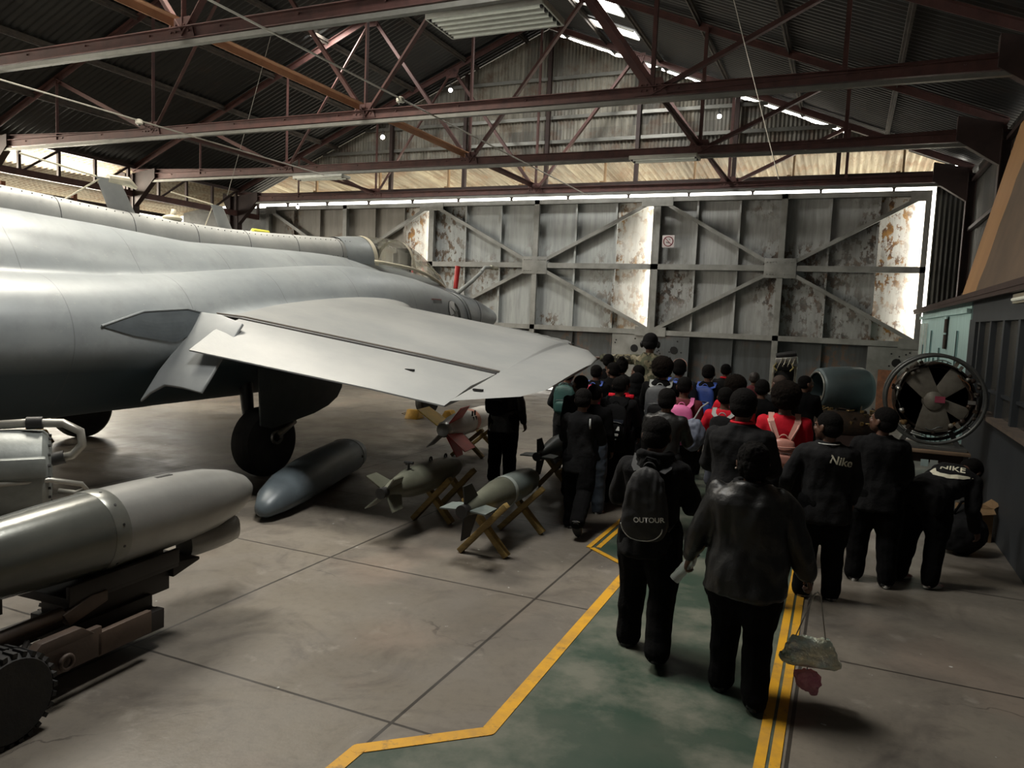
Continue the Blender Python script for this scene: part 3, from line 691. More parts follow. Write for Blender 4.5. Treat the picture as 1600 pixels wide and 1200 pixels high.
while y <= 8.2001:
    cz, hw, hu, hd, e = catmull(FUS, y); rs.append(ring(y, 0, cz, max(hw, .01), max(hu, .01), max(hd, .01), 40, e)); y += .2
mb.loft(rs)
for s_ in (-1, 1):
    rs = []; y = -7.5
    while y <= 4.7001:
        cz, cx, hw, hu, hd = catmull(NAC, y); rs.append(ring(y, s_*cx, cz, hw, hu, hd, 40, 2.0, 1.45 if y < 3 else 2.0)); y += .2
    mb.loft(rs)
    # wing root glove fused into the nacelle
    rs = []
    for l, le, te, zl, zt, tk in ((1.0, 3.6, -1.4, 1.95, 1.9, .30), (1.9, 2.6, -.85, 2.05, 1.86, .15), (2.25, 2.1, -.62, 2.03, 1.84, .12)):
        sec = []
        for k in range(24):
            a = 2*PI*k/24; t = .5+.5*math.cos(a); zc = zl*t+zt*(1-t)
            sec.append(Vector((s_*l, te+(le-te)*t, zc+tk*math.sin(a)*(1 if math.sin(a) > 0 else .8))))
        rs.append(sec)
    mb.loft(rs)
# the humped deck between spine and nacelles
rs = []
for y in [-6, -4, -3, -2, -1, 0, 1, 2, 3]:
    h = {-6: .5, -4: .95, -3: 1.02, -2: 1.0, -1: .95, 0: .88, 1: .82, 2: .75, 3: .62}[y]
    rs.append(ring(y, 0, 1.95, 1.0 if y > -5 else .8, h+.03, .5, 40, 2.3))
mb.loft(rs)
me = voxel(mb, 'fuselage', .045, 9, .6)
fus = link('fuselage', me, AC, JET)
BV = BVHTree.FromPolygons([v.co.copy() for v in me.vertices], [tuple(p.vertices) for p in me.polygons])
def on_skin(x, y, z0=6, d=(0, 0, -1)):
    h = BV.ray_cast(Vector((x, y, z0)), Vector(d)); return h[0]
# spine fairing
rs = []
y = -6.0
SP = [(-6, 3.10, .30), (-3, 3.235, .30), (-2, 3.22, .29), (-1, 3.155, .27), (0, 3.11, .26), (1, 3.10, .255), (2, 3.14, .26), (3.0, 3.19, .30), (3.45, 3.20, .33)]
while y <= 3.4501:
    zt, hw = catmull(SP, y); n = 22; sec = []
    for k in range(n+1):
        a = PI*k/n; c, s2 = math.cos(a), math.sin(a)
        sec.append(Vector((hw*math.copysign(abs(c)**.8, c), y, zt-.40+.40*abs(s2)**.75)))
    sec += [Vector((-hw*.8, y, zt-.6)), Vector((hw*.8, y, zt-.6))]; rs.append(sec); y += .15
mb = MB(); mb.loft(rs); SPM = mat('spine_fairing_paint', (.46, .47, .455), .5, .05, (.38, .39, .385), 3, bmp=.08)
sp = mb.build('spine_fairing', SPM, JET, smooth=50)
mb = MB()
for yy in (-2.4, -1.45, -.55, .35, 1.2, 2.1, 3.0):
    zt, hw = catmull(SP, yy); mb.tube([(hw*1.005*math.copysign(abs(math.cos(PI*k/20))**.8, math.cos(PI*k/20)), yy, zt-.40+.403*abs(math.sin(PI*k/20))**.75) for k in range(21)], .005, 5)
for s_ in (-1, 1):
    mb.tube([(s_*(catmull(SP, q*.25-3)[1]+.002), q*.25-3, catmull(SP, q*.25-3)[0]-.33) for q in range(26)], .005, 5)
mb.build('fairing_seam', mat('seam_shadow', (.10, .105, .11), .6), sp)  # dark grey seam lines
mb = MB()
for q in range(60):
    yy = -3+q*.105; zt, hw = catmull(SP, yy)
    for s_ in (-1, 1):
        for dz, f in ((.30, 1.0), (.05, .80)): mb.ball((s_*hw*f*1.0, yy, zt-dz), .008, 6, 4)
mb.build('fairing_rivets', mat('rivet_dark', (.13, .135, .14), .5), sp)
# ---- canopy and windscreen
CAN = [(2.9, 2.80, .33, .40, 2.2), (3.4, 2.80, .42, .46, 2.2), (4.0, 2.77, .46, .54, 2.1), (4.6, 2.73, .46, .58, 2.1), (5.1, 2.66, .42, .52, 2.1), (5.55, 2.58, .34, .38, 2), (5.95, 2.46, .24, .23, 2), (6.2, 2.38, .12, .10, 2)]
def can_ring(y, grow=0, n=28):
    cz, hw, hu, e = catmull(CAN, y); return [Vector(((hw+grow)*math.copysign(abs(math.cos(PI*k/n))**(2/e), math.cos(PI*k/n)), y, cz+(hu+grow)*abs(math.sin(PI*k/n))**(2/e))) for k in range(n+1)]
def can_part(nm, y0, y1, m, grow=0, st=.08, thick=True):
    rs = []; q = int((y1-y0)/st)+1
    for i in range(q+1): rs.append(can_ring(y0+(y1-y0)*i/q, grow))
    mb = MB(); n = len(rs[0]); vs_ = [v for r in rs for v in r]; fs = []
    for i in range(len(rs)-1):
        for k in range(n-1): fs.append((i*n+k, i*n+k+1, (i+1)*n+k+1, (i+1)*n+k))
    mb.add(vs_, fs); return mb.build(nm, m, JET, smooth=True)
GLASS = bpy.data.materials.new('canopy_glass'); nt, bs = nodes_of(GLASS)
bs.inputs['Base Color'].default_value = (.62, .62, .52, 1); bs.inputs['Roughness'].default_value = .08; bs.inputs['Transmission Weight'].default_value = .85; bs.inputs['IOR'].default_value = 1.12; bs.inputs['Alpha'].default_value = .50
CRM = mat('canopy_frame_cream', (.68, .63, .48), .45, 0, (.55, .51, .40), 6)
can_part('canopy_fairing', 3.05, 3.62, AC)
can_part('canopy_glass', 3.62, 4.62, GLASS); can_part('windscreen', 4.66, 6.15, GLASS)
for yy in (3.64, 4.64): can_part('canopy_frame', yy-.045, yy+.045, CRM, .012, .045)
for s_ in (0, 1):
    mb = MB(); pts = []
    for q in range(16):
        yy = 3.6+q*.17; r_ = can_ring(min(yy, 6.15), .004); p = r_[1 if s_ == 0 else -2]; pts.append(p)
    mb.tube(pts, .030, 8); mb.build('canopy_sill', CRM, JET, smooth=True)
mb = MB(); mb.tube([(.17, 5.36, 2.95), (.20, 5.75, 2.75), (.14, 6.12, 2.47)], .016, 6); mb.tube([(-.17, 5.36, 2.95), (-.20, 5.75, 2.75), (-.14, 6.12, 2.47)], .016, 6); mb.build('windscreen_frame', CRM, JET, smooth=True)
for yy in (3.95, 4.85):     # crew seats seen through the glass
    t_ = MB(); t_.box((0, yy, 2.80), (.36, .12, .62)); t_.box((0, yy+.02, 3.13), (.24, .14, .14)); t_.box((0, yy+.2, 2.6), (.36, .36, .12)); q = t_.build('crew_seat', M['dark_metal'], JET, bevel=.02)
mb = MB(); mb.box((0, 5.55, 2.62), (.5, .2, .16)); mb.build('instrument_coaming', M['black_cloth'], JET, bevel=.02)
# ---- radome ring, refuelling probe, aerials, pitot guards
mb = MB(); r_ = ring(6.30, 0, 2.0, .468, .528, .528, 40); mb.tube(r_, .007, 6, closed=True); r_ = ring(7.0, 0, 2.0, .375, .40, .42, 40); mb.tube(r_, .004, 6, closed=True); mb.build('radome_joint', mat('seam_shadow', (0, 0, 0)), JET)
PRB = mat('probe_paint', (.40, .42, .40), .45, .1)
mb = MB(); mb.tube([(.18, 6.35, 2.42), (.30, 6.75, 2.72), (.32, 7.05, 2.93)], [.045, .042, .036], 12); mb.tube([(.32, 7.02, 2.92), (.32, 7.15, 3.02), (.32, 7.35, 3.035)], [.036, .036, .034], 12); pr = mb.build('refuelling_probe', PRB, JET, smooth=60)
mb = MB(); mb.lathe([(.034, 0), (.055, .03), (.055, .10), (.035, .14), (.045, .24), (.03, .32), (.015, .34)], (.32, 7.35, 3.035), (0, 1, 0), 16); mb.build('probe_nozzle', mat('probe_tip', (.50, .48, .38), .4, .4), pr, smooth=40)
def blade(nm, y0, y1, yt0, yt1, zb, zt, x=0, w_=.05, m=None, par=None):
    mb = MB(); rs = []
    for (a, b, z, ww) in ((y0, y1, zb, w_), (yt0, yt1, zt, w_*.55)):
        rs.append([Vector((x+ww*math.sin(t)*.5, (a+b)/2+(b-a)/2*math.cos(t), z)) for t in [2*PI*k/20 for k in range(20)]])
    mb.loft(rs); return mb.build(nm, m or SPM, par or JET, smooth=50)
b1 = blade('blade_aerial', -.72, -.36, -.90, -.60, 3.05, 3.50)
b2 = blade('blade_aerial', .88, 1.12, .70, .90, 3.0, 3.40)
mb = MB(); mb.tube([(0, -.90, 3.50), (0, -1.75, 3.60)], .012, 6); mb.tube([(0, -.85, 3.48), (0, -1.3, 3.15)], .011, 6); mb.tube([(0, -.75, 3.50), (0, -.5, 3.50), (0, -.38, 3.44)], [.05, .06, .02], 10); mb.build('aerial_wire', CRM, b1)
mb = MB(); mb.tube([(0, .74, 3.40), (0, .1, 3.47)], .009, 6); mb.tube([(0, .74, 3.38), (0, .62, 3.1)], .006, 6); mb.build('aerial_wire', CRM, b2)
mb = MB(); mb.ball((0, .12, 3.13), (.10, .14, .05)); mb.tube([(0, .12, 3.1), (0, .14, 3.25)], [.04, .03], 8); mb.build('beacon_lamp', CRM, JET, smooth=True)
mb = MB(); mb.lathe([(.02, 0), (.045, .015), (.045, .30), (.02, .315)], (-.05, 1.45, 3.12), (0, 1, 0), 14); y_ = mb.build('yellow_blanking_plug', mat('plug_yellow', (.65, .62, .08), .5), JET, smooth=40)
RED = mat('guard_red', (.50, .02, .02), .5)
mb = MB(); mb.tube([(.52, 5.85, 2.52), (.50, 5.93, 2.95)], [.045, .055], 10); mb.build('intake_guard', RED, JET, smooth=60)
mb = MB(); mb.tube([(-.42, 5.7, 2.55), (-.42, 5.75, 2.86)], [.04, .05], 10); mb.build('intake_guard', RED, JET, smooth=60)
# ---- engine intakes
for s_ in (-1, 1):
    mb = MB(); r0 = ring(4.68, s_*1.18, 1.85, .51, .55, .56, 40); mb.tube(r0, .035, 8, closed=True); mb.build('intake_lip', mat('intake_lip_dark', (.10, .11, .115), .4, .3), JET, smooth=True)
    mb = MB(); mb.loft([ring(4.60, s_*1.18, 1.85, .47, .51, .52, 40), ring(4.715, s_*1.18, 1.85, .46, .50, .51, 40)]); mb.build('intake_cover', mat('intake_black', (.01, .01, .01), .8), JET)
# ---- roundel and rescue panel on the near intake side
def skin_patch(nm, cy, cz, pts, m, off=.006, par=JET):
    vs_ = []
    for (dy, dz) in pts:
        h = BV.ray_cast(Vector((4, cy+dy, cz+dz)), Vector((-1, 0, 0))); p = h[0]+h[1]*off if h[0] is not None else Vector((1.8, cy+dy, cz+dz)); vs_.append(p)
    mb = MB(); n = len(pts); mb.add(vs_+[Vector((vs_[0]))*0+sum(vs_, Vector())/n+Vector((.003, 0, 0))], [(k, (k+1) % n, n) for k in range(n)]); return mb.build(nm, m, par, smooth=True)
def disc(r, n=24): return [(r*math.cos(2*PI*k/n), r*math.sin(2*PI*k/n)) for k in range(n)]
rd = skin_patch('roundel', 4.12, 2.05, disc(.20), mat('roundel_dark', (.012, .02, .015), .5), .008)
skin_patch('roundel_quadrant', 4.12, 2.05, [(0, 0)]+[(.19*math.cos(a), .19*math.sin(a)) for a in [PI*.35+PI*.75*k/12 for k in range(13)]], mat('roundel_white', (.75, .76, .76), .4), .014, rd)
skin_patch('roundel_wedge', 4.12, 2.05, [(-.03, -.02)]+[(.19*math.cos(a), .19*math.sin(a)) for a in [PI*1.12+PI*.22*k/6 for k in range(7)]], mat('roundel_white', (1, 1, 1)), .014, rd)
mb = MB()
skin_patch('roundel_eagle', 4.12, 2.05, [(-.14, .10), (.0, .02), (.12, .05), (.04, -.03), (.08, -.12), (.0, -.07), (-.05, -.14), (-.04, -.04), (-.10, -.06), (-.03, .01)], mat('eagle_grey', (.22, .23, .22), .5), .020, rd)
rp = skin_patch('rescue_panel', 3.62, 2.06, [(-.17, -.2), (.17, -.2), (.17, .2), (-.17, .2)], mat('rescue_red_line', (.34, .15, .14), .5), .006)
skin_patch('rescue_panel_field', 3.62, 2.06, [(-.15, -.2), (.15, -.2), (.15, .175), (-.15, .175)], mat('rescue_grey', (.24, .255, .26), .5), .011, rp)
def flat_grid(pts, cuts):
    import bmesh
    b = bmesh.new(); b.faces.new([b.verts.new((p[0], p[1], 0)) for p in pts]); bmesh.ops.triangulate(b, faces=b.faces)
    for q in range(cuts): bmesh.ops.subdivide_edges(b, edges=b.edges, cuts=1, use_grid_fill=True)
    me = bpy.data.meshes.new('grid'); b.to_mesh(me); b.free(); return me
def side_hit(yy, zz, off):
    h = BV.ray_cast(Vector((4, yy, zz)), Vector((-1, 0, 0))); return (h[0]+Vector((off, 0, 0))) if h[0] is not None else Vector((1.9, yy, zz))
# ---- wings: root to tip (l, LE y, LE z, hinge y, hinge z, TE y, TE z)
WG = [(1.95, 2.75, 2.06, -.75, 1.90, -1.10, 1.60), (2.3, 2.20, 2.02, -.66, 1.875, -1.30, 1.555), (3.4, 1.98, 1.925, -.365, 1.715, -1.05, 1.42), (4.4, 1.86, 1.82, -.10, 1.57, -.88, 1.31), (5.15, 1.70, 1.72, .10, 1.455, -.76, 1.215), (5.19, 1.68, 1.715, -.74, 1.265, -.74, 1.265), (5.45, 1.55, 1.68, -.62, 1.30, -.62, 1.30), (5.72, 1.20, 1.62, -.40, 1.33, -.40, 1.33), (5.82, .85, 1.58, -.10, 1.38, -.10, 1.38)]
WSK = mat('wing_upper_grey', (.27, .275, .27), .5, .05, (.225, .235, .235), 1.3, stretch=(1, 2, 1), bmp=.1)
def wing_ring(l, ley, lez, hy, hz, sgn, tk):
    pts = []; n = 18
    for k in range(n+1):      # top, hinge to leading edge
        t = .5-.5*math.cos(PI*k/n); x = 1-t     # x from LE
        yt = tk*(2.969*math.sqrt(x)-1.26*x-3.516*x*x+2.843*x**3-1.015*x**4)/1.0
        pts.append(Vector((sgn*l, hy+(ley-hy)*t, hz+(lez-hz)*t+yt*.75+.10*tk*4*x*(1-x))))
    for k in range(1, n):
        t = .5+.5*math.cos(PI*k/n); x = 1-t
        yt = tk*(2.969*math.sqrt(x)-1.26*x-3.516*x*x+2.843*x**3-1.015*x**4)
        pts.append(Vector((sgn*l, hy+(ley-hy)*t, hz+(lez-hz)*t-yt*.5)))
    return pts
for s_ in (1, -1):
    rs = []
    for (l, ly, lz, hy, hz, ty, tz) in WG:
        tk = {1.95: .24, 2.3: .20, 3.4: .17, 4.4: .14, 5.15: .12, 5.19: .10, 5.45: .09, 5.72: .06, 5.82: .02}[l]
        rs.append(wing_ring(l, ly, lz, hy, hz, s_, tk))
    mb = MB(); dense = []
    for a, b in zip(rs[:-1], rs[1:]):
        st = max(1, int((b[0]-a[0]).length/.2))
        for q in range(st): dense.append([va.lerp(vb, q/st) for va, vb in zip(a, b)])
    dense.append(rs[-1]); mb.loft(dense); wgo = mb.build('wing', WSK, JET, smooth=50)
    # drooped flap and aileron behind the hinge line
    for (ia, ib, nm, cut) in ((1, 4, 'aileron', 0),):
        mb = MB(); rr = []
        for idx in range(ia, ib+1):
            l, ly, lz, hy, hz, ty, tz = WG[idx]
            l2 = l+(.02 if idx == ia and nm == 'aileron' else 0)
            rr.append([Vector((s_*l2, hy-.03, hz+.012)), Vector((s_*l2, hy-.03+(ty-hy)*.5, hz+(tz-hz)*.42+.02)), Vector((s_*l2, ty, tz+.008)), Vector((s_*l2, ty, tz-.006)), Vector((s_*l2, hy-.03+(ty-hy)*.5, hz+(tz-hz)*.5-.055)), Vector((s_*l2, hy-.03, hz-.10))])
        mb.loft(rr); mb.build(nm, WSK, JET, smooth=50)
    # hinge gap
    mb = MB(); mb.tube([(s_*w_[0], w_[3]-.012, w_[4]+.016) for w_ in WG[0:5]], .013, 6); mb.build('hinge_gap', mat('seam_black', (.015, .014, .013), .7), JET)
    mb = MB(); mb.tube([(s_*w_[0], w_[3]+.05, w_[4]+.036) for w_ in WG[0:5]], .011, 6); mb.build('hinge_strip', mat('hinge_brown', (.12, .10, .085), .6), JET)
    # turbulators along the leading edge
    mb = MB(); nT = 19
    for q in range(nT):
        t0, t1 = q/nT, (q+1)/nT
        def le(t):
            l = 2.35+(5.2-2.35)*t; i = max(k for k in range(len(WG)-1) if WG[k][0] <= l); u = (l-WG[i][0])/(WG[i+1][0]-WG[i][0])
            return Vector((s_*l, WG[i][1]+(WG[i+1][1]-WG[i][1])*u, WG[i][2]+(WG[i+1][2]-WG[i][2])*u))
        a, b = le(t0), le(t1); mb.prism([a+Vector((0, -.08, .052)), b+Vector((0, -.08, .052)), b+Vector((0, -.01, .040)), a+Vector((0, .07, .040))], (0, 0, .018))
    mb.build('leading_edge_strip', WSK, JET)
    mb = MB(); mb.tube([le(.001+.0495*q*1.0)+Vector((0, .01, .028)) for q in range(20)], .016, 6); mb.build('leading_edge_gap', mat('seam_black', (0, 0, 0)), JET)  # black line painted in for the shade under the leading edge
    mb = MB()
    for (l, yy, zz) in ((4.95, -.55, 1.285), (5.3, -.45, 1.345), (3.0, -.62, 1.70), (4.5, -.45, 1.47)): mb.box((s_*l, yy, zz+.012), (.10, .03, .02))
    mb.build('wing_fitting', mat('seam_black', (0, 0, 0)), JET)
    # inboard flap hanging steeply down with its notched fairing
    mb = MB()
    P4 = [(1.94, -0.89, 1.94), (1.98, -1.14, 1.62), (1.95, -1.38, 1.32), (1.98, -1.61, 1.02), (2.03, -1.53, 1.11), (2.14, -1.45, 1.19), (2.37, -1.41, 1.18), (2.64, -1.39, 1.15), (2.63, -1.27, 1.3), (2.6, -1.11, 1.5), (2.59, -0.85, 1.84), (2.23, -0.85, 1.92)]
    mb.prism([(s_*p[0], p[1], p[2]) for p in P4], (0, -.025, .022)); mb.build('inboard_flap', mat('flap_blue_grey', (.27, .285, .29), .45, .05, (.22, .235, .245), 2), JET, bevel=.01)
    # dark recess panel ahead of it on the nacelle side
    pts = [(-2.02, 1.78), (-1.55, 1.93), (-1.05, 1.97), (-.78, 1.92), (-1.06, 1.70), (-1.25, 1.62), (-1.7, 1.69)]
    if s_ == 1:
        rme = flat_grid(pts, 3); vs_ = []
        for v in rme.vertices: v.co = side_hit(v.co.x, v.co.y, .014)
        link('flap_recess', rme, mat('recess_grey', (.085, .10, .11), .6), JET)
        vs_ = [side_hit(yy, zz, .014) for yy, zz in pts]
        mb = MB(); mb.tube([v+Vector((.004, 0, .004)) for v in vs_[:4]], .012, 6); mb.build('recess_edge', AC, JET)
# ---- undercarriage
def wheel(par, c, r, w_, dish, m=M['tyre']):
    mb = MB(); prof = [(r*.60, -w_*.5), (r*.86, -w_*.5), (r*.97, -w_*.36), (r, -w_*.12), (r, w_*.12), (r*.97, w_*.36), (r*.86, w_*.5), (r*.60, w_*.5)]
    mb.lathe(prof, c, (1, 0, 0), 40); t = mb.build('tyre', m, par, smooth=35)
    mb = MB(); mb.lathe([(r*.6, -w_*.35), (r*.58, -w_*.2), (r*.25, -w_*.16), (r*.16, -w_*.5), (.02, -w_*.52)], c, (1, 0, 0), 32); mb.lathe([(r*.6, w_*.35), (r*.58, w_*.2), (r*.25, w_*.16), (r*.16, w_*.5), (.02, w_*.52)], c, (1, 0, 0), 32)
    for k in range(8): mb.lathe([(.018, 0), (.018, w_*.1)], (c[0]+w_*.17, c[1]+r*.4*math.cos(k*PI/4), c[2]+r*.4*math.sin(k*PI/4)), (1, 0, 0), 8)
    mb.build('hub', M['dark_metal'], t, smooth=35)
for s_ in (1, -1):
    wheel(JET, (s_*1.95, 0, .42), .42, .27, 1)
    mb = MB(); mb.tube([(s_*1.72, 0, .42), (s_*1.62, .02, .8), (s_*1.5, .05, 1.4)], [.06, .075, .09], 12); mb.tube([(s_*1.72, 0, .42), (s_*2.0, 0, .42)], .05, 10)
    mb.tube([(s_*1.72, .0, .5), (s_*1.6, .7, 1.2)], .04, 8); mb.build('main_leg', M['dark_metal'], JET, smooth=50)
    mb = MB(); mb.tube([(s_*2.10, .06, .50), (s_*2.12, .2, .58), (s_*2.08, .35, .64)], [.05, .035, .035], 8); mb.tube([(s_*2.10, .06+.075*math.cos(a), .48+.075*math.sin(a)) for a in [2*PI*k/16 for k in range(16)]], .02, 6, closed=True); mb.build('towing_lug', M['bright_metal'], JET, smooth=50)
    mb = MB(); D = [(-.26, 1.32), (-.22, .64), (-.05, .60), (.30, .66), (.62, .72), (.86, .80), (1.02, .90), (1.10, 1.02), (1.12, 1.30)]
    mb.prism([(s_*2.13, a, z) for a, z in D], (.035, 0, 0)); mb.build('wheel_door', mat('door_dark_grey', (.06, .07, .072), .5, .1), JET, bevel=.01)
# nose wheel
wheel(JET, (0, 5.75, .30), .30, .2, 1)
mb = MB(); mb.tube([(.14, 5.75, .30), (.14, 5.72, .65), (0, 5.65, .9), (0, 5.5, 1.4)], [.04, .05, .06, .07], 10); mb.build('nose_leg', M['dark_metal'], JET, smooth=50)
# ---- wheel chocks
CH = mat('chock_yellow', (.55, .30, .02), .6, 0, (.35, .20, .03), 8)
def chock(loc, rz, lab, sc=1):
    t = thing('wheel_chock', lab, 'wheel chock', loc, rz)
    mb = MB(); mb.prism([(-.16*sc, 0, 0), (.16*sc, 0, 0), (.06*sc, 0, .17*sc), (-.06*sc, 0, .17*sc)], (0, .26*sc, 0)); mb.build('wedge', CH, t, bevel=.008)
    mb = MB(); mb.tube([(-.05*sc, .13*sc, .12*sc), (-.05*sc, .24*sc, .08*sc), (.05*sc, .24*sc, .05*sc), (.05*sc, .13*sc, .12*sc)], .01, 6); mb.build('rope', mat('rope', (.3, .26, .2), .9), t)
jm = JET.matrix_basis
p = jm @ Vector((.10, 5.22, 0)); chock(p, PI/2+.1, 'yellow chock behind the nose wheel, under the jet', 1.0)
p = jm @ Vector((.55, 5.75, 0)); chock(p, .1, 'yellow chock at the right side of the nose wheel, under the jet', .9)
p = jm @ Vector((-1.95, -.64, 0)); chock(p, PI/2, 'yellow chock against the far main wheel of the jet', 1.1)
# ================================================================== stores laid out on the floor
OLV = mat('bomb_olive', (.115, .12, .092), .38, .1, (.085, .088, .066), 4, bmp=.05)
GRB = mat('bomb_grey_green', (.145, .175, .168), .42, .1, (.10, .115, .105), 4, bmp=.05)
STY = mat('stand_mustard_wood', (.26, .175, .05), .65, 0, (.17, .115, .035), 7, stretch=(1, 1, 5), bmp=.2)
BLK = mat('fin_black', (.012, .012, .012), .5)
def xstand(par_loc, rz, lab, zc, wdt, hh, grp=None):
    "crossed timber trestle: two crossed boards"
    t = thing('crossed_stand', lab, 'stand', par_loc, rz)
    for s_ in (-1, 1):
        mb = MB(); a = Vector((s_*wdt/2, s_*.025, .015)); b = Vector((-s_*wdt/2*1.0, s_*.025, hh)); mb.beam(a, b, .05, .075, (0, 1, 0)); q = mb.build('cross_leg', STY, t, bevel=.004)
    mb = MB(); mb.lathe([(.02, -.055), (.02, .055)], (0, 0, hh/2), (0, 1, 0), 10); mb.build('bolt', M['dark_metal'], t)
    return t
def bomb(nm, loc, rz, zc, prof, mats, label, fins, lugs=(), n=28, cat='bomb'):
    t = thing(nm, label, cat, loc, rz)
    for pn, pf, m in prof:
        mb = MB(); mb.lathe([(r, y) for r, y in pf], (0, 0, zc), (0, 1, 0), n); mb.build(pn, m, t, smooth=35)
    for (ang, root0, root1, tip0, tip1, r0, r1, m) in fins:
        d = Vector((math.cos(ang), 0, math.sin(ang))); nrm = Vector((-math.sin(ang), 0, math.cos(ang)))
        c = Vector((0, 0, zc)); mb = MB()
        mb.prism([c+d*r0+Vector((0, root0, 0)), c+d*(r0+.02)+Vector((0, root1, 0)), c+d*r1+Vector((0, tip1, 0)), c+d*r1+Vector((0, tip0, 0))], nrm*.012); mb.build('fin', m, t)
    for ly, lz in lugs:
        mb = MB(); mb.tube([(0, ly+.024*math.cos(a), zc+lz+.026*math.sin(a)) for a in [PI*1.25+(-PI*1.5)*k/12 for k in range(13)]], .009, 8); mb.build('lug', BLK, t, smooth=True)
    return t
def plusfins(y0, y1, t0, t1, r0, r1, m, off=0): return [(off+PI/2*k, y0, y1, t0, t1, r0, r1, m) for k in range(4)]
# bomb A: olive with two lugs, X fins
A = (-3.58, 6.22, 0)
bomb('aerial_bomb', A, .03, .50, [('bomb_body', [(.03, .78), (.06, .74), (.10, .62), (.135, .42), (.150, .15), (.150, -.15), (.135, -.38), (.09, -.62), (.045, -.80)], OLV), ('tail_ring', [(.045, -.80), (.05, -.84), (.05, -.90), (.02, -.90)], BLK)],
     None, 'olive aerial bomb with two black lugs, on crossed stands nearest the long tank', plusfins(-.84, -.60, -.92, -.74, .05, .21, OLV, PI/4), [(.42, .14), (.08, .158)])
t_ = [o for o in COL.objects if o.name == 'aerial_bomb'][0]
mb = MB(); mb.lathe([(.012, 0), (.012, .08)], (0, -.38, .62), (0, 0, 1), 8); mb.tube([(-.05, -.38, .70), (.05, -.38, .70)], .014, 8); mb.tube([(0, -.43, .695), (0, -.33, .695)], .012, 8); mb.build('suspension_fitting', BLK, t_)
xstand((-3.58, 6.36, 0), 0, 'mustard crossed stand under the middle of the olive bomb', .5, .40, .46)
xstand((-3.58, 6.86, 0), 0, 'mustard crossed stand under the nose of the olive bomb', .5, .40, .46)
# bomb B
Bp = (-2.70, 6.05, 0)
bomb('aerial_bomb', Bp, .01, .50, [('nose_section', [(.02, .80), (.08, .78), (.115, .68), (.135, .50), (.143, .25), (.143, .06)], GRB), ('band', [(.146, .06), (.148, .03), (.146, .0)], mat('band_pale', (.30, .33, .31), .5)), ('tail_cone', [(.143, 0), (.140, -.12), (.10, -.45), (.05, -.78)], OLV), ('tail_ring', [(.05, -.78), (.055, -.82), (.055, -.88), (.02, -.88)], BLK)],
     None, 'grey-green aerial bomb with dark upright fins, on crossed stands nearest the camera', [(PI/2, -.82, -.55, -.86, -.70, .05, .21, BLK), (-PI/2, -.82, -.55, -.86, -.70, .05, .25, BLK), (0, -.82, -.55, -.86, -.62, .05, .22, GRB), (PI, -.82, -.55, -.86, -.62, .05, .22, GRB)])
xstand((-2.70, 5.70, 0), 0, 'mustard crossed stand under the tail of the grey-green bomb', .5, .42, .47)
xstand((-2.70, 6.52, 0), 0, 'mustard crossed stand under the nose of the grey-green bomb', .5, .42, .45)
# bomb C, behind the walking child
bomb('aerial_bomb', (-3.10, 8.6, 0), .02, .48, [('bomb_body', [(.02, .75), (.10, .66), (.14, .4), (.145, .1), (.145, -.08)], mat('bomb_blue_grey', (.24, .31, .31), .42)), ('tail_cone', [(.145, -.08), (.13, -.2), (.09, -.45), (.045, -.72)], GRB), ('tail_ring', [(.045, -.72), (.05, -.75), (.05, -.80), (.02, -.80)], BLK)],
     None, 'small grey bomb with black fins on crossed stands, half hidden by a walking person', [(PI/2, -.78, -.55, -.80, -.66, .05, .20, BLK), (-PI/2, -.78, -.55, -.80, -.66, .05, .22, BLK), (0, -.78, -.55, -.80, -.62, .05, .2, GRB), (PI, -.78, -.55, -.80, -.62, .05, .2, GRB)])
xstand((-3.10, 8.45, 0), 0, 'mustard crossed stand under the small bomb beside the child in black', .5, .38, .44)
xstand((-3.10, 9.1, 0), 0, 'mustard crossed stand under the front of the small bomb, farther one', .5, .38, .44)
for o in [q for q in COL.objects if q.name in ('aerial_bomb', 'aerial_bomb.001')]: o.scale = (.93, .92, .96)
# missile-like store D with yellow and red fins
YEL = mat('fin_yellow', (.90, .58, .02), .45); RDF = mat('fin_red', (.68, .04, .03), .45); WHT = mat('store_white', (.62, .60, .56), .45, 0, (.5, .48, .45), 6)
D_ = bomb('finned_missile', (-4.80, 9.33, 0), .12, .53, [('body', [(.02, 1.25), (.09, 1.12), (.155, .85), (.165, .4), (.165, -.22)], WHT), ('tail_cone', [(.165, -.22), (.15, -.40), (.11, -.62), (.10, -.70)], WHT), ('nozzle', [(.10, -.70), (.105, -.74), (.085, -.78), (.02, -.76)], M['bright_metal'])],
     None, 'white missile body with yellow and red tail fins on crossed stands under the wing tip', [(PI*.80, -.80, -.36, -.84, -.46, .09, .42, YEL), (-PI*.20, -.80, -.36, -.84, -.46, .09, .42, RDF), (-PI*.38, -.74, -.30, -.62, -.40, .09, .40, RDF), (PI*.30, -.72, -.3, -.70, -.38, .09, .36, RDF), (-PI*.72, -.78, -.45, -.85, -.60, .09, .30, M['bright_metal'])], cat='missile')
mb = MB()
for k in range(2):
    for z in (.65, .57): mb.box((.13+.018*(z < .6), -.02+.1*k, z+.02), (.02, .02, .07))
mb.build('stencil_mark', BLK, D_)
mb = MB(); mb.lathe([(.167, .12), (.168, .16), (.167, .26)], (0, 0, .53), (0, 1, 0), 28, caps=False); mb.build('red_band', mat('band_faded_red', (.55, .22, .15), .5), D_, smooth=35)
xstand((-4.84, 9.55, 0), .1, 'mustard crossed stand under the fins of the white missile', .5, .46, .42)
xstand((-4.92, 10.2, 0), .1, 'mustard crossed stand under the front of the white missile', .5, .46, .42)
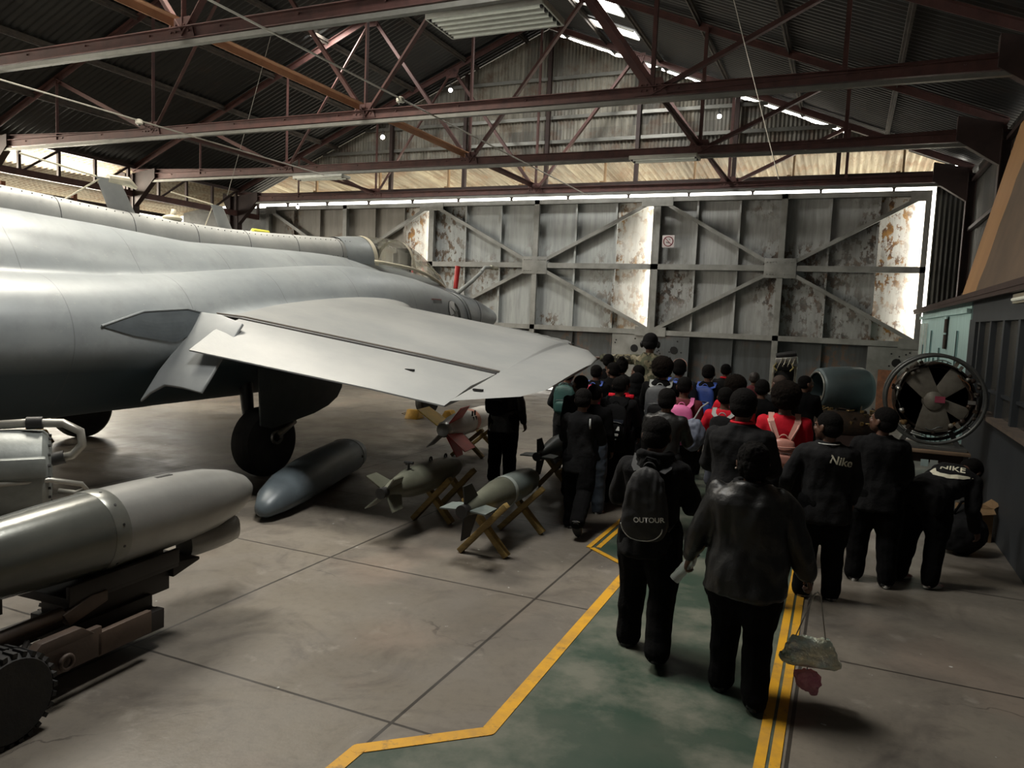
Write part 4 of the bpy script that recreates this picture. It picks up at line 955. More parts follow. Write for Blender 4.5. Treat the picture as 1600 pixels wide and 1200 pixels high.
# slipper tank lying on the floor
TB = mat('tank_blue_grey', (.115, .145, .165), .42, .1, (.085, .105, .12), 2.5, bmp=.08)
t = thing('drop_tank', 'long blue-grey tank with pink marks lying on the floor beside the jet wheel', 'fuel tank', (-5.30, 6.72, 0), .30)
mb = MB(); rs = []
for y, hw, hu, hd, cz in ((-1.32, .03, .03, .03, .10), (-1.26, .10, .09, .08, .12), (-1.05, .18, .16, .12, .15), (-.7, .235, .20, .16, .18), (-.2, .25, .225, .18, .20), (.4, .25, .23, .19, .21), (.9, .245, .225, .19, .21), (1.2, .22, .20, .18, .21), (1.36, .17, .15, .15, .21), (1.44, .08, .08, .08, .20), (1.46, .02, .02, .02, .2)):
    rs.append(ring(y, 0, cz, hw, hu, hd, 32, 2.2))
mb.loft(rs); bt = mb.build('tank_body', TB, t, smooth=60)
PK = mat('pink_mark', (.55, .25, .22), .5); DK = mat('hole_black', (0, 0, 0))
for i, y in enumerate((.98, -.12)):
    mb = MB(); mb.lathe([(.052, .0), (.052, .006)], (.185, y, .335), (.78, 0, .62), 18, sq=(1, 1)); mb.build('pink_mark', PK, t)
    mb = MB(); mb.lathe([(.022, .006), (.022, .010)], (.186, y, .336), (.78, 0, .62), 14); mb.build('red_dot', mat('dot_red', (.5, .05, .06), .5), t)
    mb = MB(); mb.lathe([(.042, 0), (.042, .008)], (.135, y-.085, .375), (.55, 0, .83), 16); mb.lathe([(.022, 0), (.022, .008)], (.225, y-.1, .27), (.9, 0, .4), 12); mb.lathe([(.018, 0), (.018, .008)], (.235, y-.02, .24), (.95, 0, .3), 10); mb.build('filler_hole', DK, t)
mb = MB(); r_ = ring(1.02, 0, .21, .242, .222, .19, 32, 2.2); mb.tube(r_, .004, 5, closed=True); mb.build('tank_seam', mat('seam_shadow', (0, 0, 0)), t)
mb = MB(); mb.box((0, .55, .01), (.16, .5, .02)); mb.build('keel_rest', M['dark_metal'], t)
# big pod on its loading trolley
PG = mat('pod_silver_grey', (.30, .30, .285), .36, .35, (.235, .235, .225), 2.2, stretch=(1, 1, 1), bmp=.06); PD = mat('pod_tail_grey', (.145, .15, .135), .24, .35, (.105, .11, .10), 2, bmp=.05)
t = thing('store_pod', 'large silver-grey pod with darker tapering tail, carried on the low trolley', 'pod', (-3.80, 2.95, 0), .055)
zc = .74
mb = MB(); mb.lathe([(.01, 1.22), (.05, 1.20), (.11, 1.12), (.165, .98), (.205, .78), (.225, .5), (.23, .2), (.23, -.02)], (0, 0, zc), (0, 1, 0), 44); mb.build('pod_nose_section', PG, t, smooth=40)
mb = MB(); mb.lathe([(.233, -.02), (.236, -.04), (.236, -.10), (.231, -.12)], (0, 0, zc), (0, 1, 0), 44, caps=False); b_ = mb.build('joint_band', mat('pod_band', (.20, .205, .185), .3, .4), t, smooth=40)
mb = MB()
for k in range(12): mb.lathe([(.008, .232), (.008, .238)], (0, -.07, zc), (math.cos(k*PI/6+.3), 0, math.sin(k*PI/6+.3)), 8)
mb.build('band_screw', BLK, b_)
mb = MB(); mb.lathe([(.23, -.12), (.215, -.4), (.185, -.85), (.13, -1.4), (.07, -1.9), (.02, -2.1)], (0, 0, zc), (0, 1, 0), 44); mb.build('pod_tail_section', PD, t, smooth=40)
mb = MB(); mb.tube([(.2, -.16, zc+.10), (.15, -1.0, zc+.075)], .004, 6); mb.build('tail_seam', mat('seam_black', (0, 0, 0)), t)
mb = MB(); mb.box((.01, .42, zc+.222), (.03, .12, .012)); mb.build('lifting_slot', BLK, t)
mb = MB(); rs = [ring(y, .02, zc-.26, hw, .09, .08, 20, 2.3) for y, hw in ((.58, .07), (.64, .10), (.8, .11), (.95, .09), (1.05, .05))]; mb.loft(rs); mb.build('ventral_fairing', PG, t, smooth=50)
mb = MB(); mb.box((.14, .28, zc-.235), (.02, .10, .05)); mb.build('data_plate', mat('plate_tan', (.36, .29, .18), .5), t)
TR = mat('trolley_brown', (.11, .075, .055), .6, .2, (.07, .05, .04), 5, bmp=.1); TRD = mat('trolley_dark', (.028, .024, .022), .6, .2)
t = thing('bomb_trolley', 'low dark loading trolley with big treaded wheels under the silver-grey pod', 'trolley', (-3.82, 2.75, 0), .055)
def part(nm, m, fn, **kw):
    mb = MB(); fn(mb); return mb.build(nm, m, t, **kw)
part('saddle', TRD, lambda b: (b.box((0, .2, .455), (.42, .75, .05)), b.box((.20, .2, .50), (.03, .75, .09)), b.box((-.20, .2, .50), (.03, .75, .09))), bevel=.006)
part('lift_block', TRD, lambda b: (b.box((0, .25, .36), (.30, .62, .15)), b.box((0, .15, .24), (.36, .5, .14)), b.prism([(0, .56, .45), (0, .78, .43), (0, .78, .41), (0, .56, .36)], (.36, 0, 0))), bevel=.006)
part('cradle_pad', TRD, lambda b: (b.prism([(0, .1, .50), (0, .55, .50), (0, .55, .56), (0, .1, .56)], (.22, 0, 0)), b.prism([(0, -.55, .48), (0, -.45, .48), (0, -.45, .60), (0, -.55, .60)], (.2, 0, 0))))
part('chassis', TRD, lambda b: (b.beam((.22, -1.1, .20), (.22, .42, .17), .06, .12), b.beam((-.24, -1.1, .20), (-.24, .42, .17), .06, .12), b.beam((-.24, .40, .17), (.22, .40, .17), .06, .1), b.beam((-.24, -.3, .2), (.24, -.3, .2), .06, .1)), bevel=.004)
part('side_plate', TR, lambda b: (b.box((.30, -.28, .24), (.04, .42, .16)), b.box((.30, .08, .22), (.04, .36, .13)), b.prism([(.30, -.50, .30), (.30, -.12, .30), (.30, -.2, .36), (.30, -.42, .36)], (.06, 0, 0))), bevel=.006)
part('hydraulic_ram', TR, lambda b: (b.tube([(.18, -1.2, .38), (.18, -.45, .40)], .022, 10), b.tube([(.18, -.6, .395), (.18, -.2, .405)], .036, 12), b.tube([(.10, -.9, .30), (.10, 0, .33)], .03, 10)), smooth=40)
part('link_arm', TR, lambda b: b.prism([(.2, -.18, .34), (.2, .05, .40), (.2, .05, .46), (.2, -.05, .46), (.2, -.22, .41)], (.05, 0, 0)), bevel=.004)
part('tie_ring', TR, lambda b: b.tube([(.345, -.3+.035*math.cos(a), .22+.035*math.sin(a)) for a in [2*PI*k/16 for k in range(16)]], .012, 6, closed=True), smooth=True)
part('hose', TRD, lambda b: b.tube([(.26, -.75, .30), (.30, -.6, .33), (.28, -.5, .31), (.2, -.4, .34)], .014, 8), smooth=True)
for (x, y) in ((.38, -.66), (-.40, -.66), (-.38, .30)):
    r_ = .215 if y < 0 else .16; w_ = .17 if y < 0 else .12
    mb = MB(); mb.lathe([(r_*.55, -w_*.5), (r_*.88, -w_*.5), (r_*.97, -w_*.35), (r_*.97, w_*.35), (r_*.88, w_*.5), (r_*.55, w_*.5)], (x, y, r_), (1, 0, 0), 40)
    for k in range(28):
        a = 2*PI*k/28
        for sx in (-1, 1):
            rot = Matrix.Rotation(-(a+sx*.06), 3, 'X'); c = Vector((x+sx*w_*.26, y, r_))+rot @ Vector((0, 0, r_*.97)); mb.box(c, (w_*.42, .022, .022), rot)
    w1 = mb.build('wheel', M['tyre'], t)
    mb = MB(); mb.lathe([(r_*.55, -w_*.3), (r_*.5, -w_*.1), (r_*.2, -w_*.1), (r_*.16, -w_*.4), (.01, -w_*.4)], (x, y, r_), (1, 0, 0), 24); mb.lathe([(r_*.55, w_*.3), (r_*.5, w_*.1), (r_*.2, w_*.1), (r_*.16, w_*.4), (.01, w_*.4)], (x, y, r_), (1, 0, 0), 24); mb.build('rim', TRD, w1, smooth=35)
mb = MB(); mb.beam((-.40, -.66, .215), (.38, -.66, .215), .05, .05); mb.build('axle', TRD, t)
# grey accessory drum with looped pipes at the left edge
GE = mat('engine_grey_green', (.25, .27, .26), .45, .25, (.18, .195, .19), 4, bmp=.1); PIPE = mat('pipe_alloy', (.42, .41, .37), .35, .5)
t = thing('engine_drum', 'grey-green engine drum with looped metal pipes, cut by the left edge of the picture', 'engine part', (-6.10, 3.85, 0), 0)
zc = .62
mb = MB(); mb.lathe([(.05, .32), (.22, .32), (.30, .30), (.335, .26), (.345, .1), (.345, -.9), (.3, -1.0), (.05, -1.0)], (0, .0, zc), (.55, .75, 0), 44); mb.build('drum_body', GE, t, smooth=35)
mb = MB()
for k in range(20):
    a = 2*PI*k/20; d = Vector((.591, .806, 0)); x_ = Vector((.806, -.591, 0)); c = Vector((0, 0, zc))+d*.30+(x_*math.cos(a)+Vector((0, 0, 1))*math.sin(a))*.29; mb.lathe([(.012, 0), (.012, .02)], c, d, 6)
mb.build('flange_bolt', M['dark_metal'], t)
mb = MB(); mb.box((.30, -.12, zc+.09), (.10, .42, .16), Matrix.Rotation(-.63, 3, 'Z')); mb.build('casting_box', GE, t, bevel=.02)
mb = MB(); mb.tube([(-.2, -.2, zc+.37), (.1, .1, zc+.40), (.30, .28, zc+.40), (.40, .36, zc+.33), (.41, .37, zc+.22), (.34, .33, zc+.13), (.22, .22, zc+.10)], .036, 12); mb.build('looped_pipe', PIPE, t, smooth=True)
mb = MB(); mb.tube([(.12, .1, zc+.402), (.20, .18, zc+.404)], .052, 12); mb.build('pipe_collar', M['dark_metal'], t, smooth=40); mb = MB(); mb.tube([(.24, .22, zc+.10), (.30, .29, zc+.12)], .055, 12); mb.build('pipe_collar', M['dark_metal'], t, smooth=40)
mb = MB(); mb.tube([(.2, -.35, zc-.02), (.36, -.05, zc-.02), (.42, .08, zc-.02), (.52, .28, zc-.08), (.52, .32, zc-.13), (.42, .30, zc-.17), (.32, .22, zc-.15)], .022, 10); mb.build('looped_pipe', PIPE, t, smooth=True)
mb = MB(); mb.box((-.1, -.2, .14), (.5, .5, .28)); mb.build('drum_cradle', TRD, t, bevel=.01)
mb = MB(); mb.lathe([(.30, -.01), (.30, .0)], (0, 0, zc), (.55, .75, 0), 8)
# ================================================================== people
SKIN = mat('brown_skin', (.115, .055, .034), .5, 0, (.085, .040, .026), 9, bmp=.05, bscale=120)
HAIR = mat('black_hair', (.0035, .003, .0028), .9, 0, (.006, .0052, .0048), 60, bmp=.8, bscale=90, spec=.12)
HAIRF = mat('brown_black_hair', (.010, .0065, .005), .95, 0, (.005, .004, .003), 60, bmp=.8, bscale=70, spec=.1)
def Rx(a): return Matrix.Rotation(a, 3, 'X')
def Ry(a): return Matrix.Rotation(a, 3, 'Y')
def Rz(a): return Matrix.Rotation(a, 3, 'Z')
def rad(*a): return [math.radians(v) for v in a]
DEF = dict(H=1.42, lean=0, side=0, twist=0, L=(0, 0, 3), R=(0, 0, 3), aL=(5, 10, 12, 0), aR=(5, 10, 12, 0), yaw=0, nod=0, fat=1.0, curl=35, gripL=0, gripR=0)
def skel(ps):
    p = dict(DEF); p.update(ps); H = p['H']; J = {'p': p}
    pel = Vector((0, 0, 0)); J['pel'] = pel
    for s_, k in ((-1, 'L'), (1, 'R')):
        th, kn, sp = rad(*p[k])
        hip = pel+Vector((s_*.052*H, 0, -.012*H)); d1 = Vector((s_*math.sin(sp), math.sin(th), -math.cos(th))).normalized()
        knee = hip+d1*.245*H; d2 = Vector((s_*math.sin(sp)*.6, math.sin(th-kn), -math.cos(th-kn))).normalized()
        ank = knee+d2*.232*H; fp = (th-kn) if kn > math.radians(25) else min(0, (th-kn))*.5
        J['hip'+k], J['knee'+k], J['ank'+k], J['fp'+k] = hip, knee, ank, fp
    T = Ry(math.radians(p['side'])) @ Rx(-math.radians(p['lean']))
    up = T @ Vector((0, 0, 1)); J['T'] = T
    J['waist'] = pel+up*.09*H; J['chest'] = pel+up*.20*H; J['neck'] = pel+up*.298*H
    tw = T @ Rz(math.radians(p['twist'])); J['TT'] = tw
    hd = T @ Rz(math.radians(p['yaw'])) @ Rx(-math.radians(p['nod'])); J['HM'] = hd
    J['headb'] = J['neck']+up*.022*H; J['head'] = J['headb']+(hd @ Vector((0, .012, .068)))*H
    for s_, k in ((-1, 'L'), (1, 'R')):
        a, b, e, iw = rad(*p['a'+k]); sh = J['neck']+tw @ Vector((s_*.099*H*p['fat']**.6, 0, -.046*H)); J['sh'+k] = sh
        d1 = tw @ Vector((s_*math.sin(b), math.sin(a)*math.cos(b), -math.cos(a)*math.cos(b)))
        el = sh+d1*.165*H; a2 = a+e; b2 = b-iw
        d2 = tw @ Vector((s_*math.sin(b2), math.sin(a2)*math.cos(b2), -math.cos(a2)*math.cos(b2)))
        J['el'+k] = el; J['wr'+k] = el+d2*.145*H; J['hd'+k] = d2
    # put the lowest foot on the ground
    low = 1e9
    for k in 'LR':
        c = J['ank'+k]; R_ = Rx(J['fp'+k])
        for q in (Vector((0, -.035, -.052)), Vector((0, .105, -.052))): low = min(low, (c+R_ @ q*H).z)
    off = Vector((0, 0, -low)); 
    for key, v in list(J.items()):
        if isinstance(v, Vector) and key[:2] != 'hd': J[key] = v+off
    return J
def limb(mb, pts, rs, n=12, per=4):
    P, R_ = [], []
    for i in range(len(pts)-1):
        for q in range(per): t = q/per; P.append(pts[i].lerp(pts[i+1], t)); R_.append(rs[i]+(rs[i+1]-rs[i])*t)
    P.append(pts[-1]); R_.append(rs[-1]); mb.tube(P, R_, n)
    for p_, r_ in zip(pts, rs): mb.ball(p_, r_, 12, 8)
def torso(mb, J, prof, n=24, e=2.3):
    H = J['p']['H']; T = J['TT']; f = J['p']['fat']; rs = []
    for h, hw, hf, hb in prof:
        c = J['pel']+(J['T'] @ Vector((0, 0, h*H))); tw = J['T'] @ Rz(math.radians(J['p']['twist'])*max(0, min(1, h/.2)))
        r_ = []
        for k in range(n):
            a = 2*PI*k/n; cx, sy = math.cos(a), math.sin(a)
            x = hw*f*math.copysign(abs(cx)**(2/e), cx); y_ = (hf if sy > 0 else hb)*f*math.copysign(abs(sy)**(2/e), sy); r_.append(c+tw @ Vector((x, y_, 0))*H)
        rs.append(r_)
    mb.loft(rs)
def hand(mb, J, k, near):
    p = J['p']; H = p['H']; s_ = -1 if k == 'L' else 1; d = J['hd'+k].normalized(); w_ = J['wr'+k]
    # palm faces the thigh
    inward = (J['TT'] @ Vector((-s_, 0, 0))); inward = (inward-d*inward.dot(d)).normalized(); fwd = d.cross(inward)*(s_)
    fwd = (J['TT'] @ Vector((0, 1, 0))); fwd = (fwd-d*fwd.dot(d))
    if fwd.length < .3: fwd = J['TT'] @ Vector((0, 0, 1)); fwd = fwd-d*fwd.dot(d)
    fwd.normalize(); inward = (inward-fwd*inward.dot(fwd)).normalized()
    pl_ = .052*H
    rings_ = []
    for t, wd, th_ in ((0, .016, .013), (.35, .022, .011), (.8, .025, .010), (1.0, .023, .008)):
        c = w_+d*(pl_*t); rings_.append([c+(fwd*math.cos(a)*wd+inward*math.sin(a)*th_)*H for a in [2*PI*q/14 for q in range(14)]])
    mb.loft(rings_)
    curl = math.radians(p['grip'+k] or p['curl'])
    lens = (.040, .045, .042, .033)
    for i in range(4):
        base = w_+d*(pl_*.92)+fwd*(.0175-.0118*i)*H; cur = base; ang = curl*.35+i*.05; q = [cur]; r_ = .0062*H
        for seg, fr in enumerate((.45, .32, .25)):
            dd = d*math.cos(ang)+inward*math.sin(ang); cur = cur+dd*lens[i]*fr*H; q.append(cur); ang += curl*(.9 if seg == 0 else .7)
        limb(mb, q, [r_, r_*.97, r_*.9, r_*.8], 8, 2)
    b0 = w_+d*(pl_*.25)+fwd*.018*H; b1 = b0+(d*.65+fwd*.55+inward*.35)*.028*H; b2 = b1+(d*.85+fwd*.05+inward*.5)*.022*H
    limb(mb, [b0, b1, b2], [.0085*H, .0068*H, .0055*H], 8, 2)
def head_parts(mb, J, near):
    H = J['p']['H']; c = J['head']; R_ = J['HM']; s_ = H*1.06
    def P(x, y, z): return c+R_ @ Vector((x, y, z))*s_
    def E(pc, r_, rot=None):
        st = len(mb.v); mb.ball((0, 0, 0), Vector(r_)*s_, 18, 12); m4 = Matrix.Translation(pc) @ (R_ if rot is None else R_ @ rot).to_4x4()
        mb.v = mb.v[:st]+[tuple(m4 @ Vector(v)) for v in mb.v[st:]]
    E(P(0, -.006, .014), (.052, .064, .056)); E(P(0, .018, -.022), (.042, .043, .050)); E(P(0, .036, -.052), (.022, .022, .018))
    E(P(0, .050, .010), (.036, .012, .008)); E(P(0, .064, -.016), (.009, .012, .013)); E(P(0, .055, .0), (.006, .010, .018)); E(P(.008, .058, -.019), (.007, .008, .006)); E(P(-.008, .058, -.019), (.007, .008, .006))
    E(P(0, .057, -.034), (.017, .008, .005)); E(P(0, .055, -.041), (.015, .008, .005)); E(P(.026, .044, -.018), (.014, .012, .014)); E(P(-.026, .044, -.018), (.014, .012, .014))
    for q in (-1, 1): E(P(q*.053, -.002, -.006), (.006, .013, .019), Rz(q*.35)); E(P(q*.051, .004, -.020), (.005, .007, .008))
    limb(mb, [J['neck']-(J['T'] @ Vector((0, 0, .02)))*H, J['headb']+(J['HM'] @ Vector((0, -.008, .02)))*H], [.036*H, .031*H], 14)
BODY = [(-.05, .070, .05, .055), (0, .085, .056, .064), (.05, .078, .052, .054), (.10, .070, .05, .048), (.16, .080, .058, .052), (.22, .088, .06, .056), (.265, .092, .048, .05), (.285, .07, .035, .04), (.30, .04, .03, .034)]
JACK = [(-.118, .104, .076, .084), (-.105, .112, .084, .090), (-.05, .108, .080, .086), (0, .102, .076, .082), (.06, .095, .07, .072), (.12, .094, .07, .068), (.18, .102, .074, .070), (.24, .112, .07, .070), (.268, .108, .058, .060), (.285, .085, .046, .05), (.30, .052, .042, .046), (.312, .045, .042, .044)]
TEE = [(-.055, .094, .066, .07), (0, .092, .066, .07), (.06, .084, .06, .06), (.12, .082, .06, .056), (.18, .090, .065, .06), (.24, .100, .062, .060), (.268, .098, .05, .053), (.286, .07, .04, .045), (.30, .045, .038, .04)]
TUNIC = [(-.20, .125, .10, .10), (-.10, .118, .095, .10)]+JACK[3:]
PANT = [(-.06, .092, .066, .074), (0, .096, .068, .074), (.035, .086, .060, .064), (.05, .08, .056, .058)]
def grow(prof, g): return [(h, a+g, b+g, c+g) for h, a, b, c in prof]
CACHE = {}
def person_meshes(key, ps, outfit, near):
    ck = (key, outfit['top'], outfit['bottom'], outfit['hair'], near)
    if ck in CACHE: return CACHE[ck]
    J = skel(ps); H = J['p']['H']; f = J['p']['fat']; vx = .0075 if near else .012; out = {'J': J}
    mb = MB(); torso(mb, J, BODY); head_parts(mb, J, near)
    for k in 'LR':
        limb(mb, [J['hip'+k], J['knee'+k], J['ank'+k]], [.052*H*f, .034*H, .022*H]); limb(mb, [J['ank'+k], J['ank'+k]+Rx(J['fp'+k]) @ Vector((0, .06, -.03))*H], [.022*H, .018*H])
        limb(mb, [J['sh'+k], J['el'+k], J['wr'+k]], [.032*H, .024*H, .0165*H]); hand(mb, J, k, near)
    out['body'] = voxel(mb, 'body', vx*.85 if near else vx*.75, 2, .4)
    # top garment
    mb = MB(); top = outfit['top']; prof = {'jacket': JACK, 'puffer': grow(JACK, .010), 'tee': TEE, 'tunic': TUNIC}[top]; torso(mb, J, prof)
    for k in 'LR':
        if top == 'tee': e_ = J['sh'+k].lerp(J['el'+k], .92); limb(mb, [J['sh'+k], e_], [.043*H, .040*H])
        else:
            g = .010*H if top == 'puffer' else 0; c_ = J['el'+k].lerp(J['wr'+k], .93); limb(mb, [J['sh'+k], J['el'+k], c_], [.043*H+g, .041*H+g, .032*H+g*.6])
            b_ = (J['wr'+k]-J['el'+k]).normalized(); mb.ball(c_, .031*H+g*.4, 12, 8)
    if outfit.get('hoodie'):
        nb = J['neck']; T = J['TT']; mb.tube([nb+T @ Vector((.062*math.sin(a), -.012-.062*math.cos(a), .012+.010*math.cos(a)))*H for a in [2*PI*q/16 for q in range(16)]], .019*H, 10, closed=True)
        mb.ball(nb+T @ Vector((0, -.070, -.02))*H, (.05*H, .026*H, .045*H))
    wr = (.024, (7, 7, 5)) if top == 'puffer' else ((.015, (9, 9, 6)) if near else (.009, (9, 9, 8)))
    out['top'] = voxel(mb, top, vx, 9, .5, wr)
    mb = MB(); torso(mb, J, PANT)
    for k in 'LR':
        if outfit['bottom'] == 'shorts': kn = J['hip'+k].lerp(J['knee'+k], .92); limb(mb, [J['hip'+k], kn], [.062*H*f, .055*H])
        else:
            d = (J['ank'+k]-J['knee'+k]).normalized(); bt = J['ank'+k]+d*.012*H; md = J['hip'+k].lerp(J['knee'+k], .5)
            limb(mb, [J['hip'+k], md, J['knee'+k], J['knee'+k].lerp(bt, .6), bt], [.072*H*f, .069*H*f, .060*H, .054*H, .052*H])
            for q in (.78, .88, .95): mb.ball(J['knee'+k].lerp(bt, q), .051*H+.003*random.random(), 12, 8)
    out['bottom'] = voxel(mb, 'trousers', vx, 3, .45, (.009, (8, 8, 9)))
    for k in 'LR':
        A = J['ank'+k]; R_ = Rx(J['fp'+k]); mb = MB(); rs = []
        for y_, hw, zt in ((-.042, .010, .02), (-.036, .026, .035), (-.01, .030, .048), (.03, .030, .034), (.07, .033, .020), (.10, .028, .012), (.118, .010, .004)):
            rs.append([A+R_ @ Vector((hw*math.cos(a), y_, -.044+max(0, math.sin(a))*(zt)+min(0, math.sin(a))*.002))*H for a in [2*PI*q/16 for q in range(16)]])
        mb.loft(rs); me = mb.mesh('shoe', 60); out['shoe'+k] = me
        mb = MB(); rs = []
        for z_ in (-.055, -.051, -.040):
            rs.append([A+R_ @ Vector(((.034 if z_ > -.054 else .031)*math.sin(a)*(1 if math.cos(a) > -.2 else .85), .037+.082*math.cos(a), z_))*H for a in [2*PI*q/22 for q in range(22)]])
        mb.loft(rs); out['sole'+k] = mb.mesh('sole', 50)
    # hair
    mb = MB(); c = J['head']; HM = J['HM']; s_ = H*1.06; hr = outfit['hair']
    def E(x, y, z, r_):
        st = len(mb.v); mb.ball((0, 0, 0), Vector(r_)*s_, 22, 14); m4 = Matrix.Translation(c+HM @ Vector((x, y, z))*s_) @ HM.to_4x4(); mb.v = mb.v[:st]+[tuple(m4 @ Vector(v)) for v in mb.v[st:]]
    if hr == 'cap': E(0, -.012, .020, (.0545, .062, .054)); E(0, -.022, -.004, (.052, .050, .044))
    elif hr == 'short': E(0, -.010, .022, (.056, .064, .057)); E(0, -.024, -.006, (.054, .052, .050))
    elif hr == 'afro': E(0, -.018, .028, (.078, .078, .070)); E(0, -.028, -.004, (.072, .062, .056))
    elif hr == 'puff': E(0, -.012, .022, (.057, .066, .057)); E(0, -.03, -.01, (.054, .048, .05)); E(0, -.035, .072, (.030, .030, .026))
    elif hr == 'bun': E(0, -.012, .020, (.058, .066, .058)); E(0, -.030, -.012, (.056, .050, .056)); E(0, -.055, .040, (.036, .032, .032))
    elif hr == 'hood':
        E(0, -.016, .016, (.064, .070, .066)); E(0, -.030, -.035, (.066, .055, .060)); limb(mb, [c+HM @ Vector((0, -.03, -.05))*s_, J['neck']+J['T'] @ Vector((0, -.015, .0))*H], [.055*s_, .062*s_])
    elif hr == 'beanie': E(0, -.008, .026, (.060, .067, .062)); E(0, -.018, .002, (.058, .058, .050))
    amp = .006 if hr in ('afro', 'bun', 'puff') else .0015
    out['hair'] = voxel(mb, 'hair', .006 if near else .009, 2, .4, (amp, (55, 55, 55)))
    mb = MB()
    for q in (-1, 1): mb.ball(c+HM @ Vector((q*.020, .0505, .001))*s_, .0075*s_, 10, 8)
    out['eye'] = mb.mesh('eye', True)
    CACHE[ck] = out; return out
EYE = mat('eye_white', (.45, .42, .38), .3); SOLEW = mat('sole_white', (.55, .54, .5), .6); SOLEB = mat('sole_black', (.012, .012, .012), .7)
TOPN = {'jacket': 'jacket', 'puffer': 'padded_jacket', 'tee': 'shirt', 'tunic': 'long_tunic'}
def person(label, xy, face, key, ps, top='jacket', bottom='trousers', hair='cap', tm=None, bm=None, sm=None, sole=None, hm=None, near=False, hoodie=False, group=None, H=None, sock=None):
    ps = dict(ps)
    base = ps.get('H', 1.42); sc = (H/base) if (H and not near) else 1
    if H and near: ps['H'] = H
    o = person_meshes(key+('h' if hoodie else ''), ps, dict(top=top, bottom=bottom, hair=hair, hoodie=hoodie), near)
    r = thing('person', label, 'person', (xy[0], xy[1], 0), math.radians(face), group); r.scale = (sc, sc, sc)
    bc = M['black_cloth']
    b = link('body', o['body'], SKIN, r)
    link('eyes', o['eye'], EYE, b)
    t = link(TOPN[top], o['top'], tm or bc, r); link('trousers' if bottom == 'trousers' else 'shorts', o['bottom'], bm or bc, r)
    link({'hood': 'head_scarf', 'beanie': 'knitted_cap'}.get(hair, 'hair'), o['hair'], hm or (HAIRF if hair == 'afro' else HAIR), r)
    for k in 'LR':
        s_ = link('shoe', o['shoe'+k], sm or mat('shoe_black', (.012, .012, .013), .45), r); link('sole', o['sole'+k], sole or SOLEB, s_)
    r['_s'] = 1; del r['_s']
    return r, o['J'], sc
def torso_frame(r, J, h=.19):
    c = J['pel']+J['T'] @ Vector((0, 0, h*J['p']['H'])); m = (J['TT']).to_4x4(); m.translation = c
    return r.matrix_basis @ m
def backpack(label, r, J, w_, h, d, m, m2=None, hc=.165, pocket=True, strap=None, tilt=0, off=0, near=False, nm='backpack', back=None, group=None, taper=0):
    "worn on the back: root sits between the shoulder blades, -Y away from the wearer"
    F = torso_frame(r, J, hc); sc = r.scale[0]; H = J['p']['H']*sc
    loc, rot, _ = F.decompose()
    t = thing(nm, label, 'backpack' if nm == 'backpack' else 'bag', loc, 0, group); t.rotation_euler = (rot.to_matrix() @ Ry(tilt)).to_euler()
    y0 = -(back if back is not None else .072*H)*J['p']['fat']; m2 = m2 or m
    mb = MB(); rs = []
    for q in range(37 if taper else 13):
        u = q/(36 if taper else 12); z = -h/2+h*u; kx = (1-abs(2*u-1)**4)**.35 if 0 < u < 1 else .25; ky = ((1-abs(2*u-1)**3)**.4 if 0 < u < 1 else .2)*(1.0-.35*u)
        kx *= 1-taper*u*u
        rs.append([Vector((w_/2*kx*math.copysign(abs(math.cos(a))**.7, math.cos(a))+off, y0-d*.5+d*.5*ky*math.copysign(abs(math.sin(a))**.7, math.sin(a))-.0, z)) for a in [2*PI*k/(60 if taper else 26) for k in range(60 if taper else 26)]])
    mb.loft(rs); me = mb.mesh('pack_body', True)
    for v in me.vertices:
        v.co += v.normal*.006*mnoise.noise(v.co*22)
        if taper and v.co.y < y0-.02: v.co += v.normal*.016*mnoise.noise(Vector((v.co.x*34, 0, v.co.z*5)))*max(0, min(1, (v.co.z+.06)/.12))
    pb = link('pack_body', me, m, t)
    if pocket:
        mb = MB(); rs = []
        for q in range(9):
            u = q/8; z = -h*.42+h*.42*u; k_ = (1-abs(2*u-1)**4)**.35 if 0 < u < 1 else .3
            rs.append([Vector((w_*.38*k_*math.copysign(abs(math.cos(a))**.6, math.cos(a))+off, y0-d*.80-d*.28*k_*max(0, -math.sin(a))**.6+(.03 if math.sin(a) > 0 else 0), z)) for a in [2*PI*k/22 for k in range(22)]])
        mb.loft(rs); mb.build('front_pocket', m2, t, smooth=True)
        mb = MB(); mb.tube([(w_*.36*math.cos(a)+off, y0-d*.95-.004, -h*.02+h*.05*math.sin(a)) for a in [PI*k/10 for k in range(11)]], .004, 6); mb.build('zip', M['dark_metal'], t)
    mb = MB(); mb.tube([(.035*math.cos(a)+off, y0-.02, h*.47+.035*math.sin(a)) for a in [PI*k/8 for k in range(9)]], .006, 6); mb.build('grab_handle', strap or m2, t, smooth=True)
    for s_ in (-1, 1):
        sx = s_*.068*H; zt = (.298-.02-hc)*H; fd = .075*H*J['p']['fat']
        mb = MB(); pts = [(s_*w_*.25+off, y0-.012, h*.42), (sx, -.052*H*J['p']['fat'], zt*.92), (sx*1.02, -.01, zt+.028*H), (sx*1.05, .045*H, zt+.005*H), (sx*1.15, fd, zt-.05*H), (sx*1.32, fd*.8, -.02*H), (sx*1.5, 0, -.07*H), (s_*w_*.40+off, y0-.01, -h*.36)]
        cur = [Vector(p_) for p_ in pts]; rr = []
        for i in range(len(cur)):
            a = cur[max(i-1, 0)]; b = cur[min(i+1, len(cur)-1)]; dd = (b-a).normalized(); x_ = Vector((1, 0, 0))-dd*dd.x
            if x_.length < .2: x_ = Vector((0, 1, 0))-dd*dd.y
            x_.normalize(); y_ = dd.cross(x_); hw = .022*H/1.4
            rr.append([cur[i]+x_*hw+y_*.004, cur[i]+x_*hw-y_*.004, cur[i]-x_*hw-y_*.004, cur[i]-x_*hw+y_*.004])
        mb.loft(rr); mb.build('strap', strap or m2, t)
